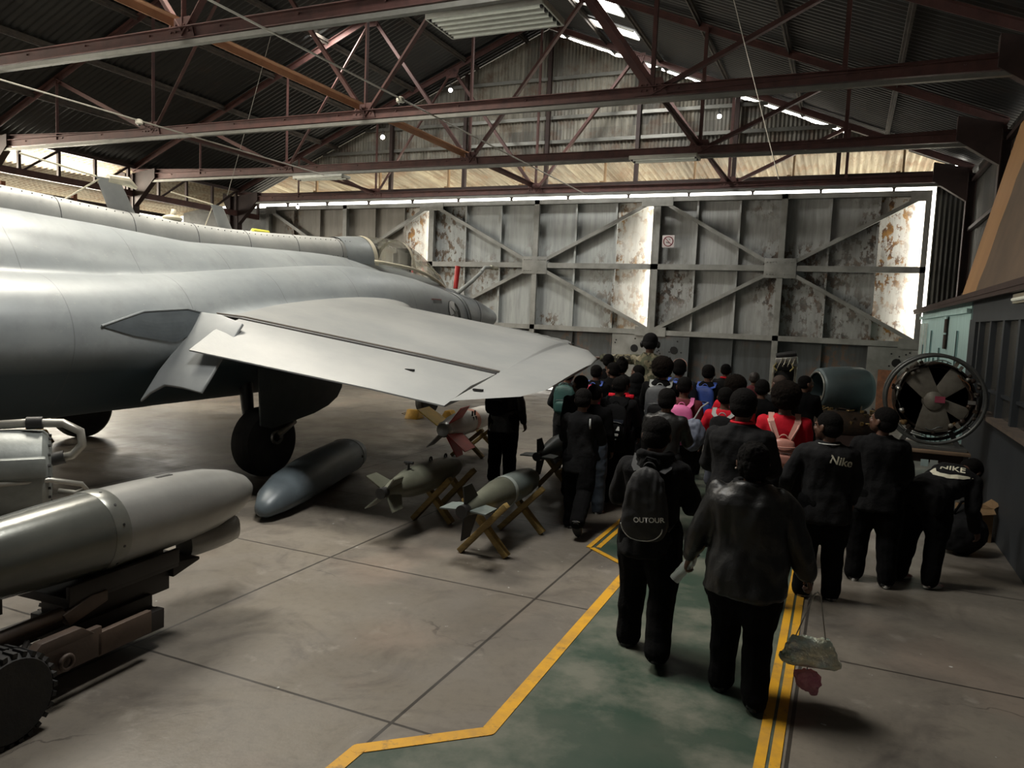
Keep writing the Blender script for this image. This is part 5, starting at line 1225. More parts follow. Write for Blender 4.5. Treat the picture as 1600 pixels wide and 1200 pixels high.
    return t, pb, y0
# ---- cloth colours
BK1 = mat('black_fleece', (.007, .007, .0075), .95, 0, (.004, .004, .0045), 5, bmp=.5, bscale=45, spec=.25)
BK2 = mat('black_nylon_puffer', (.012, .012, .011), .46, 0, (.007, .007, .007), 5, bmp=.7, bscale=14, spec=.45)
BK3 = mat('black_knit', (.0045, .0045, .005), .95, 0, (.0028, .0028, .003), 6, bmp=.4, bscale=60, spec=.12)
BK4 = mat('charcoal_cloth', (.013, .013, .0135), .9, 0, (.008, .008, .009), 6, bmp=.4, bscale=40, spec=.2)
NAVY = mat('navy_cloth', (.012, .016, .030), .85, 0, (.008, .011, .02), 6, bmp=.4)
REDC = mat('school_red_cloth', (.62, .012, .028), .8, 0, (.45, .008, .02), 6, bmp=.35, spec=.2)
MARO = mat('maroon_cloth', (.12, .012, .02), .85, 0, (.09, .01, .015), 6, bmp=.3)
JEAN = mat('blue_jeans', (.07, .09, .12), .85, 0, (.045, .06, .085), 9, bmp=.3)
GBL = mat('grey_blue_cloth', (.17, .19, .25), .7, 0, (.10, .115, .16), 5, bmp=.3)
PINK = mat('pink_nylon', (.72, .16, .38), .6, 0, (.55, .11, .28), 6, bmp=.3)
ROSE = mat('rose_leatherette', (.52, .24, .19), .38, 0, (.42, .19, .15), 6, bmp=.1)
BLUE = mat('royal_blue_nylon', (.045, .10, .42), .55, 0, (.03, .065, .28), 5, bmp=.3)
TEAL = mat('dark_green_nylon', (.02, .075, .065), .6, 0, (.012, .05, .045), 5, bmp=.3)
GRYN = mat('grey_nylon', (.085, .09, .095), .6, 0, (.05, .053, .057), 5, bmp=.3)
REDN = mat('red_nylon', (.50, .015, .05), .55, 0, (.36, .01, .035), 5, bmp=.3)
GSTR = mat('grey_strap', (.33, .34, .33), .7); PSTR = mat('rose_strap', (.62, .33, .27), .5)
WPR = mat('white_print', (.78, .78, .75), .6); CPR = mat('cream_print', (.70, .67, .52), .6)
SHW = mat('white_shoe_upper', (.42, .42, .40), .6); SHG = mat('grey_shoe_upper', (.20, .19, .18), .6); SHR = mat('red_white_shoe', (.32, .05, .05), .6, 0, (.5, .47, .44), 14)

def wrap_text(body, size, m, nm, par, base_obj_mesh, mt, extr=.0006, off=.003):
    "lettering laid on the cloth of base mesh (same local frame as par)"
    cu = bpy.data.curves.new(nm, 'FONT'); cu.body = body; cu.size = size; cu.align_x = 'CENTER'; cu.align_y = 'CENTER'; cu.offset = size*.02
    o = bpy.data.objects.new('x', cu); COL.objects.link(o); me = evaluated(o); bpy.data.objects.remove(o); bpy.data.curves.remove(cu)
    return wrap_mesh(me, m, nm, par, base_obj_mesh, mt, off)
def wrap_mesh(me, m, nm, par, base, mt, off=.003):
    bv = BVHTree.FromPolygons([v.co.copy() for v in base.vertices], [tuple(p.vertices) for p in base.polygons])
    n = (mt.to_3x3() @ Vector((0, 0, 1))).normalized()
    for v in me.vertices:
        p = mt @ v.co; h = bv.ray_cast(p+n*.3, -n); v.co = (h[0]+n*off) if h[0] is not None else p
    me.name = nm; return link(nm, me, m, par)
def flat_poly(pts, n=1):
    import bmesh
    b = bmesh.new(); vs_ = [b.verts.new((p[0], p[1], 0)) for p in pts]; b.faces.new(vs_); bmesh.ops.triangulate(b, faces=b.faces)
    bmesh.ops.subdivide_edges(b, edges=b.edges, cuts=2, use_grid_fill=True); me = bpy.data.meshes.new('p'); b.to_mesh(me); b.free(); return me
BACKF = lambda x, y, z, roll=0: Matrix.Translation((x, y, z)) @ Matrix(((1, 0, 0, 0), (0, 0, -1, 0), (0, 1, 0, 0), (0, 0, 0, 1))) @ Matrix.Rotation(roll, 4, 'Z')

# ------------------------------------------------------------ nearest people, individually posed
# boy with drawstring-like black backpack
r, J, sc = person('nearest boy, in black hoodie and trousers, wearing a backpack with curved white piping', (-1.02, 4.55), 2, 'boyA',
    dict(H=1.46, L=(4, 3, 3), R=(-10, 22, 5), aL=(18, 16, 62, 30), aR=(16, 16, 64, 30), nod=6, fat=1.22), near=True, hair='short', tm=BK1, bm=BK3, hoodie=True)
t, pb, y0 = backpack('black backpack with small white lettering and curved white piping, on the nearest boy', r, J, .29, .44, .15, mat('backpack_black', (.014, .014, .015), .7, 0, (.009, .009, .010), 5, bmp=.5, bscale=16), hc=.125, pocket=False, near=True, taper=.38)
wrap_text('OUTOUR', .042, WPR, 'pack_lettering', t, pb.data, BACKF(.035, -.3, -.075, .10))
bvp = BVHTree.FromPolygons([v.co.copy() for v in pb.data.vertices], [tuple(p.vertices) for p in pb.data.polygons])
pts = []
for q in range(21):
    a = PI+PI*q/20; p = Vector((.125*math.cos(a)-.01, -.5, -.12+.09*math.sin(a)*(1.0))); h = bvp.ray_cast(p, Vector((0, 1, 0))); pts.append(h[0]+Vector((0, -.003, 0)) if h[0] else Vector((p.x, y0-.15, p.z)))
mb = MB(); mb.tube(pts, .0032, 6); mb.build('reflective_piping', WPR, t, smooth=True)
mb = MB(); mb.tube([(-.05, -.12, .22), (-.02, -.14, .27), (.03, -.13, .26), (.05, -.11, .20)], .008, 8); mb.build('top_loop', M['black_cloth'], t, smooth=True)
# woman-sized girl in shiny padded jacket
r, J, sc = person('person in shiny black padded jacket walking away, holding a bottle and a silver bag', (-.41, 4.22), 4, 'girlB',
    dict(H=1.41, L=(6, 4, 2), R=(-6, 12, 2), aL=(6, 20, 14, 2), aR=(4, 24, 8, 8), fat=1.34, nod=4, yaw=8, gripL=70, gripR=85), near=True, top='puffer', hair='bun', tm=BK2, bm=BK3)
BMW = r.matrix_basis.copy()
def wpt(v): return BMW @ v
mb = MB(); hc_ = J['head']; mb.ball(hc_+J['HM'] @ Vector((-.058, -.002, -.026))*1.5, .006, 8, 6); mb.build('pearl_earring', mat('pearl', (.6, .5, .42), .2), r, smooth=True)
mb = MB(); T_ = J['TT']; nb = J['neck']; mb.tube([nb+T_ @ Vector((.058*math.sin(a), -.006-.056*math.cos(a), .012))*1.45 for a in [2*PI*q/18 for q in range(18)]], .018, 10, closed=True); mb.build('jacket_collar', BK1, r, smooth=True)
# bottle
hl = wpt(J['wrL']+J['hdL']*.085)
t = thing('water_bottle', 'clear plastic water bottle held low in the hand of the padded-jacket wearer', 'bottle', hl); t.rotation_euler = (-.15, .62, 0)
BT = bpy.data.materials.new('clear_plastic'); nt, bs = nodes_of(BT); bs.inputs['Base Color'].default_value = (.85, .9, .88, 1); bs.inputs['Roughness'].default_value = .08; bs.inputs['Transmission Weight'].default_value = .55; bs.inputs['IOR'].default_value = 1.3; bs.inputs['Alpha'].default_value = .7
mb = MB(); mb.lathe([(.005, -.10), (.030, -.098), (.033, -.085), (.030, -.06), (.033, -.04), (.030, -.02), (.033, 0), (.031, .02), (.033, .045), (.022, .075), (.013, .088), (.013, .095)], n=24); mb.build('bottle_body', BT, t, smooth=50)
mb = MB(); mb.lathe([(.016, .093), (.016, .112), (.012, .114)], n=20); mb.build('bottle_cap', mat('cap_blue', (.05, .08, .2), .4), t, smooth=40)
# silver bag on a thin strap, with pink fluffy charm
hr_ = wpt(J['wrR']+J['hdR']*.09)
SIL = bpy.data.materials.new('holographic_silver'); nt, bs = nodes_of(SIL); v_ = mapping(nt)
L(nt, mix(nt, noise_fac(nt, v_, 9, 3, .5, .4, .6), mix(nt, noise_fac(nt, mapping(nt, loc=(3, 1, 0)), 7, 3, .5, .4, .6), (.80, .84, .80), (.50, .74, .68)), (.90, .86, .66)), bs.inputs['Base Color']); bs.inputs['Metallic'].default_value = .3; bs.inputs['Roughness'].default_value = .3
bump(nt, bs, noise_fac(nt, v_, 14, 4, .6, 0, 1), .9, .03)
bz = .30
t = thing('shoulder_bag', 'shiny silver bag hanging on a thin strap from the hand of the padded-jacket wearer', 'bag', (hr_.x+.02, hr_.y, bz), .1)
mb = MB(); rs = []
for q in range(25):
    u = q/24; z = -.075+.15*u; k_ = (1-abs(2*u-1)**3)**.4 if 0 < u < 1 else .35
    rs.append([Vector(((.155-.05*u)*(.85+.15*k_)*math.copysign(abs(math.cos(a))**.6, math.cos(a)), (.085-.055*u)*k_*math.copysign(abs(math.sin(a))**.8, math.sin(a)), z)) for a in [2*PI*k/48 for k in range(48)]])
mb.loft(rs); me = mb.mesh('bag_body', 25)
for v in me.vertices: v.co += v.normal*.012*mnoise.noise(v.co*24+Vector((2, 0, 0)))+v.normal*.008*mnoise.noise(v.co*55)
link('bag_body', me, SIL, t)
mb = MB(); rs = []
mb.tube([(.15*math.cos(a), -.048*abs(math.sin(a))**.3 if math.sin(a) < 0 else .048*math.sin(a)**.3, -.05) for a in [2*PI*k/24 for k in range(24)]], .012, 8, closed=True); mb.build('bag_base_band', SIL, t, smooth=True)
mb = MB(); mb.tube([(-.08, 0, .075), (.0, 0, hr_.z-bz-.01), (.012, 0, hr_.z-bz), (.03, 0, hr_.z-bz-.02), (.07, 0, .075)], .0035, 6); mb.build('bag_strap', mat('strap_grey', (.35, .34, .32), .5), t)
t = thing('fluffy_charm', 'pink fluffy charm dangling under the silver bag', 'charm', (hr_.x+.02, hr_.y-.01, bz-.16))
mb = MB(); mb.ball((0, 0, 0), (.068, .05, .06), 20, 14); mb.ball((.03, 0, -.045), (.028, .025, .035), 14, 10); mb.ball((-.05, 0, .02), (.03, .025, .025), 14, 10)
me = voxel(mb, 'fluff', .006, 2, .4, (.008, (60, 60, 60))); link('fluff', me, mat('pink_fluff', (.85, .40, .48), .95, 0, (.65, .22, .30), 20, bmp=.6, bscale=60), t)
mb = MB(); mb.tube([(-.01, 0, .04), (-.01, .0, .09)], .003, 6); mb.build('charm_loop', M['dark_metal'], t)
# tall one in the long black top behind them
r, J, sc = person('tall person in loose black top with red collar, just behind the padded jacket', (-.66, 5.75), 0, 'tallE',
    dict(H=1.56, aL=(20, 10, 50, 20), aR=(20, 10, 50, 20), fat=1.34, yaw=-4), near=True, top='jacket', hair='beanie', tm=BK4, bm=BK3, hm=mat('black_hair', (0, 0, 0)))
mb = MB(); nb = J['neck']; mb.tube([nb+J['TT'] @ Vector((.048*math.sin(a), -.004-.046*math.cos(a), .02))*1.58 for a in [2*PI*q/18 for q in range(18)]], .010, 8, closed=True); mb.build('red_collar', REDC, r, smooth=True)
# child in black walking alone
r, J, sc = person('person in plain black jacket and trousers walking beside the bombs, one grey shoe lifted behind', (-2.26, 6.85), 6, 'walkC',
    dict(H=1.38, L=(10, 4, 1), R=(-12, 40, 1), aL=(28, 12, 66, 26), aR=(24, 12, 66, 26), fat=1.0, nod=8), near=True, hair='short', tm=BK1, bm=BK3, sm=SHG)
mb = MB(); F = J['TT']; c = J['shR']; mb.tube([c+F @ Vector((-.04, -.07, .02)), c+F @ Vector((-.035, -.095, -.03)), c+F @ Vector((-.03, -.095, -.07))], .009, 8); mb.build('pale_strap_tab', GSTR, r, smooth=True)
# child by the white missile, head behind the wing tip
r, J, sc = person('person in black standing by the white missile, head hidden behind the wing tip, white shoes', (-3.74, 8.32), -4, 'standD',
    dict(H=1.50, aL=(14, 8, 30, 10), aR=(6, 10, 20, 6), fat=1.15), near=True, hair='cap', tm=BK2, bm=BK3, sm=SHW, sole=SOLEW)
backpack('dull black backpack worn by the person whose head is behind the wing', r, J, .30, .38, .14, BK1, hc=.15)
# ------------------------------------------------------------ right-hand group
r, J, sc = person('person in black jacket with cream lettering and thin pale neck seam, glancing left', (-.07, 6.12), 8, 'rightF',
    dict(H=1.42, aL=(-6, 26, 48, 26), aR=(8, 12, 30, 8), yaw=52, fat=1.3, nod=-2), near=True, hair='short', tm=BK4, bm=BK3, sm=SHG)
wrap_text('Nike', .085, CPR, 'jacket_lettering', r, [c for c in r.children if c.name.startswith('jacket')][0].data, BACKF(.085, -.2, 1.08, -.18), .001, .004)
mb = MB(); nb = J['neck']; mb.tube([nb+J['TT'] @ Vector((.060*math.sin(a), -.004-.058*math.cos(a), .004))*1.42 for a in [PI*(-.5)+PI*q/14 for q in range(15)]], .004, 6); mb.build('neck_seam', WPR, r, smooth=True)
r, J, sc = person('person in long black coat looking up to the left, black sneakers with white rims', (.31, 6.72), 0, 'rightG',
    dict(H=1.43, aL=(2, 8, 20, 10), aR=(10, 12, 40, 20), yaw=58, nod=-14, fat=1.2, L=(2, 0, 4), R=(-3, 4, 5), gripL=20), near=True, hair='short', tm=BK1, bm=BK3, top='jacket', sole=SOLEW)
r, J, sc = person('person bent forward in black jacket with large cream logo, red and white sneakers', (.71, 6.96), -38, 'bendH',
    dict(H=1.38, lean=70, side=6, L=(-8, 4, 6), R=(-4, 8, 6), aL=(60, 12, 30, 6), aR=(55, 14, 40, 8), nod=10, fat=1.25), near=True, hair='short', tm=BK1, bm=BK3, sm=SHR, sole=SOLEW)
jk = [c for c in r.children if c.name.startswith('jacket')][0].data
F = J['TT']; c0 = J['chest']; zc_ = (F @ Vector((0, -1, 0))); yc_ = F @ Vector((0, 0, 1)); xc_ = F @ Vector((1, 0, 0))
def onback(u, v): 
    m4 = Matrix((xc_, yc_, zc_)).transposed().to_4x4(); m4.translation = c0+xc_*u+yc_*v+zc_*.15; return m4
LM = onback(.045, -.07) @ Matrix.Rotation(.5, 4, 'Z')
sw = [(-.15, .02), (-.12, -.03), (-.08, -.05), (-.02, -.05), (.06, -.02), (.16, .05), (.05, .012), (-.02, -.010), (-.07, -.008), (-.10, .012), (-.11, .06)]
wrap_mesh(flat_poly([(x*1.0, y*1.2-.03) for x, y in sw]), CPR, 'jacket_swoosh', r, jk, LM, .005)
wrap_text('NIKE', .085, CPR, 'jacket_lettering', r, jk, LM @ Matrix.Translation((0.01, .055, 0)), .001, .005)
mb = MB(); mb.ball(J['pel']+Vector((.05, -.06, .05)), .02); 
# ------------------------------------------------------------ the crowd
ST = dict(aL=(6, 9, 16, 6), aR=(6, 9, 16, 6)); HS = dict(aL=(30, 12, 85, 35), aR=(30, 12, 85, 35)); WK = dict(L=(10, 2, 2), R=(-10, 16, 2), aL=(-8, 9, 14, 4), aR=(14, 9, 20, 6)); BENT = dict(aL=(12, 22, 55, 30), aR=(6, 12, 22, 10))
def crowd(label, xy, face, pose, H, **kw):
    ps = dict({'st': ST, 'hs': HS, 'wk': WK, 'be': BENT, 'lk': dict(ST, yaw=60), 'rk': dict(HS, yaw=-60), 'kl': dict(HS, yaw=40, nod=6)}[pose]); ps['H'] = 1.42; ps['fat'] = 1.08
    return person(label, xy, face, pose, ps, H=H, **kw)
r, J, sc = crowd('person in red shirt and grey-blue shorts, mostly behind the tall one in black', (-1.10, 8.0), 0, 'be', 1.40, top='tee', bottom='shorts', hair='cap', tm=REDC, bm=GBL)
mb = MB()
for k in 'LR': a, b = J['knee'+k], J['ank'+k]; mb.tube([a.lerp(b, .72), a.lerp(b, 1.02)], .036, 12)
mb.build('red_socks', MARO, r, smooth=True)
backpack('small dark backpack with grey straps on the red-shirted wearer of grey-blue shorts', r, J, .24, .32, .12, BK4, hc=.15, strap=GSTR)
t = thing('gym_bag', 'grey-blue cloth bag hanging beside the red-shirted person in shorts', 'bag', (-1.36, 7.72, .92))
mb = MB(); mb.ball((0, 0, 0), (.13, .09, .17), 18, 12); me = voxel(mb, 'bag', .01, 2, .4, (.012, (16, 16, 10))); link('bag_sack', me, GBL, t)
mb = MB(); mb.tube([(0, 0, .15), (.06, .05, .28), (.12, .1, .33)], .008, 6); mb.build('bag_cord', GSTR, t)
r, J, sc = crowd('person with rounded hair in red shirt, wearing a red backpack with grey straps', (-1.08, 8.55), 14, 'be', 1.47, top='tee', hair='afro', tm=REDC)
t, pb, y0 = backpack('red backpack with light grey straps and a round emblem', r, J, .27, .34, .13, REDN, hc=.16, strap=GSTR)
mb = MB(); mb.tube([(.035*math.cos(a)+.02, y0-.155, -.06+.03*math.sin(a)) for a in [2*PI*q/16 for q in range(16)]], .005, 6, closed=True); mb.build('round_emblem', MARO, t)
r, J, sc = crowd('person with wide curly hair and red shirt wearing a small rose-pink backpack', (-.44, 6.85), 6, 'st', 1.55, top='tee', hair='afro', tm=REDC)
t, pb, y0 = backpack('small rose-pink leather backpack with thin pink straps on the red shirt', r, J, .20, .25, .10, ROSE, hc=.10, strap=PSTR, back=.11)
for sx in (-1, 1): mb = MB(); mb.tube([(sx*.055, y0-.03, .10), (sx*.11, y0+.005, .21), (sx*.13, -.06, .27)], .009, 6); mb.build('upper_strap', PSTR, t, smooth=True)
mb = MB(); mb.tube([(.098*math.cos(a), y0-.05+.052*math.sin(a), .055) for a in [2*PI*q/20 for q in range(20)]], .005, 6, closed=True); mb.build('zip', PSTR, t, smooth=True)
r, J, sc = crowd('person in black whose black backpack has a blue band and white print', (-2.26, 8.12), 4, 'hs', 1.42, hair='cap', tm=BK1, bm=BK3, sole=SOLEW)
t, pb, y0 = backpack('black backpack with blue band and small white printed lines', r, J, .27, .40, .14, BK1, m2=BK3, hc=.12)
mb = MB(); mb.box((0, y0-.125, .02), (.22, .012, .035)); mb.build('blue_band', NAVY, t)
mb = MB(); 
for z, w_, x in ((-.05, .07, -.06), (-.065, .06, -.06), (-.115, .16, -.01), (-.13, .15, -.01), (-.17, .12, -.01)): mb.box((x, y0-.165, z), (w_, .004, .007))
mb.prism([(.04, y0-.165, -.075), (.08, y0-.165, -.075), (.075, y0-.165, -.03), (.06, y0-.165, -.03)], (0, .004, 0)); mb.build('white_print', WPR, t)
r, J, sc = crowd('person with red collar in dark jacket just ahead of the striped backpack', (-2.36, 8.62), 0, 'st', 1.40, hair='cap', tm=BK3)
mb = MB(); mb.tube([J['neck']+Vector((.07*math.sin(a), -.07*math.cos(a), .02)) for a in [2*PI*q/14 for q in range(14)]], .014, 6, closed=True); mb.tube([J['neck']+Vector((s, -.05, -.01)) for s in (-.15, -.06)], .03, 8); mb.tube([J['neck']+Vector((s, -.05, -.01)) for s in (.15, .06)], .03, 8); mb.build('red_yoke', REDC, r, smooth=True)
crowd('person in black turning the face left, standing left of the blue-banded backpack', (-2.72, 8.15), 0, 'lk', 1.40, hair='cap', tm=BK4)
crowd('person in blue jeans and black top, half behind the lone walker in black', (-2.38, 7.60), 0, 'st', 1.36, hair='cap', tm=BK3, bm=JEAN, sole=SOLEW)
r, J, sc = crowd('person with big rounded hair wearing a wide grey backpack, centre of the crowd', (-1.98, 8.95), 6, 'hs', 1.60, hair='afro', tm=BK3)
backpack('wide dark grey backpack with pale shoulder straps in the middle of the crowd', r, J, .32, .44, .15, GRYN, m2=BK4, hc=.14, strap=GSTR)
r, J, sc = crowd('person in black jacket with small grey back print, right behind the nearest boy', (-1.50, 7.05), 2, 'hs', 1.42, hair='short', tm=BK2)
wrap_text('X', .10, GSTR, 'back_print', r, [c for c in r.children if c.name.startswith('jacket')][0].data, BACKF(.03, -.2, 1.0, .2), .001, .004)
t = thing('cap_clip', 'white hair clip above the brow of the person behind the nearest boy', 'hair clip', r.matrix_basis @ (J['head']+Vector((-.03, -.06, .075))))
mb = MB(); mb.box((0, 0, 0), (.016, .012, .04)); mb.build('clip_bar', WPR, t); 
r, J, sc = crowd('person in red top whose back is covered by a bright pink backpack', (-1.60, 8.38), 4, 'st', 1.45, top='tee', hair='cap', tm=MARO)
t, pb, y0 = backpack('bright pink backpack with a white swoosh', r, J, .27, .44, .14, PINK, hc=.11)
mb = MB(); mb.prism([(-.06, y0-.155, -.05), (-.03, y0-.155, -.075), (.07, y0-.155, -.015), (-.02, y0-.155, -.05)], (0, .004, 0)); mb.build('swoosh', WPR, t)
r, J, sc = crowd('person with a thin pale hair band carrying the larger royal blue backpack', (-1.98, 9.95), 0, 'st', 1.56, hair='short', tm=NAVY)
mb = MB(); c = J['head']; mb.tube([c+J['HM'] @ Vector((.088*math.cos(a), -.01, .03+.085*math.sin(a))) for a in [PI*q/12 for q in range(13)]], .006, 6); mb.build('hair_band', PSTR, r, smooth=True)
backpack('royal blue backpack, left one of two side by side', r, J, .32, .44, .15, BLUE, hc=.15)
r, J, sc = crowd('person carrying the narrower blue backpack with a pale tag', (-1.66, 10.30), -4, 'st', 1.50, hair='cap', tm=BK3)
t, pb, y0 = backpack('blue backpack with pale tag, right one of two side by side', r, J, .28, .42, .15, BLUE, hc=.14)
mb = MB(); mb.box((-.07, y0-.13, -.16), (.09, .012, .05)); mb.build('pale_tag', WPR, t)
r, J, sc = crowd('person in black with narrow red collar, right of the two blue backpacks', (-1.72, 12.35), 0, 'st', 1.42, hair='cap', tm=BK4)
mb = MB(); mb.tube([J['neck']+Vector((.066*math.sin(a), -.066*math.cos(a), .018)) for a in [2*PI*q/14 for q in range(14)]], .018, 6, closed=True); mb.build('red_collar', REDC, r, smooth=True)
crowd('person in black standing just left of the shaven-headed one by the door', (-1.45, 11.4), 0, 'st', 1.33, hair='cap', tm=BK3)
r, J, sc = crowd('shaven-headed person in dark top standing alone before the door leaf', (-1.24, 12.0), 0, 'st', 1.34, hair='cap', tm=MARO, hm=mat('shaven_hair', (.035, .028, .026), .6))
crowd('person in black seen in right profile, left of the grey cowling', (-.46, 10.6), 0, 'rk', 1.42, hair='cap', tm=BK3)
crowd('brown-haired person looking down in front of the ejection seat', (-.72, 10.0), 0, 'kl', 1.44, hair='cap', tm=BK4, hm=mat('brown_hair', (.045, .026, .018), .8))
crowd('person in black hidden to the shoulders behind the curly-haired one', (-.84, 9.0), 0, 'hs', 1.44, hair='cap', tm=BK3)
r, J, sc = crowd('person with a red and blue backpack at the left end of the crowd', (-3.14, 10.05), 0, 'st', 1.41, hair='cap', tm=BK3)
backpack('red backpack with blue panel at the left end of the crowd', r, J, .26, .36, .14, REDN, m2=BLUE, hc=.15)
r, J, sc = crowd('leftmost person of the crowd, wearing a dark green backpack', (-3.40, 9.62), 8, 'be', 1.38, hair='cap', tm=BK4)
backpack('dark green backpack at the far left of the crowd under the wing tip', r, J, .29, .42, .15, TEAL, hc=.15)
crowd('person in black between the red-blue backpack and the phone holder', (-3.06, 10.6), 0, 'lk', 1.42, hair='short', tm=BK3)
crowd('person in black with grey hair tie behind the left part of the crowd', (-2.98, 10.78), 0, 'st', 1.48, hair='puff', tm=BK4)
crowd('person turning left in front of the camouflaged instructor, light on the face', (-2.62, 10.35), 0, 'lk', 1.43, hair='cap', tm=BK3)
crowd('person wearing a black head scarf in the middle of the crowd', (-2.38, 9.35), 0, 'st', 1.38, hair='hood', tm=BK3, hm=BK3)
r, J, sc = crowd('person holding up a phone, just right of the wing tip', (-3.30, 11.15), 0, 'hs', 1.52, hair='cap', tm=BK3)
hp = r.matrix_basis @ ((J['wrL']+J['wrR'])/2+Vector((0, .05, .02)))
t = thing('mobile_phone', 'small dark phone held up by the person right of the wing tip', 'phone', hp); mb = MB(); mb.box((0, 0, .02), (.075, .01, .15)); mb.build('phone_case', BLK, t, bevel=.004); mb = MB(); mb.box((.02, -.006, .07), (.02, .003, .02)); mb.build('phone_lens', mat('lens_glow', (.6, .62, .65), .2), t)  # pale grey lens patch
crowd('person in black between the instructor and the blue backpacks', (-2.78, 12.15), 0, 'rk', 1.46, hair='cap', tm=BK3)
# instructor
CAMO = bpy.data.materials.new('camouflage_cloth'); nt, bs = nodes_of(CAMO); v_ = mapping(nt)
c_ = mix(nt, noise_fac(nt, v_, 9, 2, .5, .50, .52), (.10, .105, .065), (.20, .175, .11)); c_ = mix(nt, noise_fac(nt, mapping(nt, loc=(4, 2, 1)), 11, 2, .5, .54, .56), c_, (.035, .032, .022)); c_ = mix(nt, noise_fac(nt, mapping(nt, loc=(1, 7, 3)), 10, 2, .5, .60, .62), c_, (.30, .27, .19)); L(nt, c_, bs.inputs['Base Color']); bs.inputs['Roughness'].default_value = .85
r, J, sc = person('instructor in camouflage with dark cap and ear defenders, one arm pointing to the left', (-2.72, 11.35), -2, 'instr',
    dict(H=1.84, aL=(4, 88, 4, -2), aR=(20, 12, 60, 40), yaw=10, fat=1.12, curl=10), near=True, hair='beanie', tm=CAMO, bm=CAMO, hm=BK4)
t = thing('ear_defenders', 'black ear defenders worn by the camouflaged instructor', 'ear defenders', r.matrix_basis @ J['head'])
mb = MB()
for q in (-1, 1):
    mb = MB(); mb.ball((q*.125, -.01, -.01), (.032, .045, .055), 16, 12); mb.build('ear_cup', M['dark_metal'], t, smooth=True)
mb = MB(); mb.tube([(.12*math.cos(a), -.02, .13*math.sin(a)) for a in [PI*q/14 for q in range(15)]], .010, 8); mb.build('head_band', M['dark_metal'], t, smooth=True)
# ================================================================== exhibits along the right side
SG = mat('stand_grey', (.10, .10, .095), .6, .2)
# sectioned engine on its ring, standing on a table
t = thing('display_table', 'table with a pale wooden top edge carrying the ring-shaped engine', 'table', (1.0, 9.75, 0), 0)
mb = MB(); mb.box((0, 0, .755), (.62, .8, .035)); mb.build('table_top', mat('table_wood', (.23, .155, .10), .55, 0, (.17, .115, .075), 6, stretch=(1, 6, 6)), t, bevel=.004)
for sx in (-1, 1):
    for sy in (-1, 1):
        mb = MB(); mb.beam((sx*.27, sy*.35, 0), (sx*.27, sy*.35, .74), .045, .045, (0, 1, 0)); mb.build('table_leg', SG, t)
mb = MB(); mb.box((0, -.32, .68), (.54, .02, .10)); mb.build('apron', M['steel_dark'], t)
for i, (x, c) in enumerate(((-.12, (.35, .45, .44)), (-.03, (.33, .36, .34)))):
    q = thing('information_card', 'small pale card under the table edge, %s of two' % ('left' if i == 0 else 'right'), 'card', (1.0+x, 9.36, .63)); mb = MB(); mb.box((0, 0, 0), (.075, .006, .075)); mb.build('card_sheet', mat('card%d' % i, c, .6), q)
EN = thing('ring_engine', 'round aircraft engine section in a tubular steel ring with broad spokes, on the table', 'engine', (.93, 9.6, 1.325))
RG = mat('ring_steel', (.10, .105, .10), .35, .5); EG = mat('engine_tan_grey', (.20, .185, .15), .5, .2, (.14, .125, .10), 8, bmp=.2); ED = mat('engine_dark_oil', (.025, .02, .016), .5, .3, (.05, .028, .016), 14, bmp=.3); CO = mat('copper_pipe', (.24, .11, .05), .4, .6)
mb = MB(); mb.tube([(.485*math.cos(a), -.16, .485*math.sin(a)) for a in [2*PI*k/64 for k in range(64)]], .020, 10, closed=True); mb.build('front_ring', RG, EN, smooth=True)
mb = MB(); mb.tube([(.485*math.cos(a), .2, .485*math.sin(a)) for a in [2*PI*k/64 for k in range(64)]], .020, 10, closed=True); mb.build('rear_ring', RG, EN, smooth=True)
for a in (.4, 1.3, 2.3, 3.5, 4.4, 5.6):
    mb = MB(); mb.tube([(.485*math.cos(a), -.16, .485*math.sin(a)), (.485*math.cos(a), .2, .485*math.sin(a))], .014, 8); mb.build('ring_spacer', RG, EN)
mb = MB(); mb.lathe([(.39, -.08), (.41, -.06), (.41, .14), (.36, .18), (.34, .0), (.36, -.06)], (0, 0, 0), (0, 1, 0), 48, caps=False); mb.build('casing', ED, EN, smooth=40)
mb = MB(); mb.lathe([(.02, .10), (.36, .10)], (0, 0, 0), (0, 1, 0), 40); mb.build('back_plate', mat('hole_black', (0, 0, 0)), EN)
for k, a in enumerate((2.2, .85, -1.5, -.45)):
    d = Vector((math.cos(a), 0, math.sin(a))); n_ = Vector((-math.sin(a), 0, math.cos(a))); w0, w1 = ((.08, .15), (.06, .13), (.09, .19), (.04, .08))[k]
    mb = MB(); mb.prism([d*.02-n_*w0+Vector((0, -.05, 0)), d*.36-n_*w1+Vector((0, -.03, 0)), d*.38+Vector((0, -.03, 0)), d*.36+n_*w1+Vector((0, -.03, 0)), d*.02+n_*w0+Vector((0, -.05, 0))], (0, .05, 0)); mb.build('spoke', EG, EN, bevel=.008)
mb = MB(); mb.lathe([(.0, -.12), (.05, -.115), (.10, -.09), (.115, -.03), (.115, .05)], (0, 0, -.02), (0, 1, 0), 28); mb.build('hub_cover', EG, EN, smooth=35)
mb = MB(); mb.box((.055, -.115, .0), (.10, .012, .07)); mb.build('red_plate', mat('plate_red', (.33, .05, .09), .6), EN)
rnd = random.Random(5)
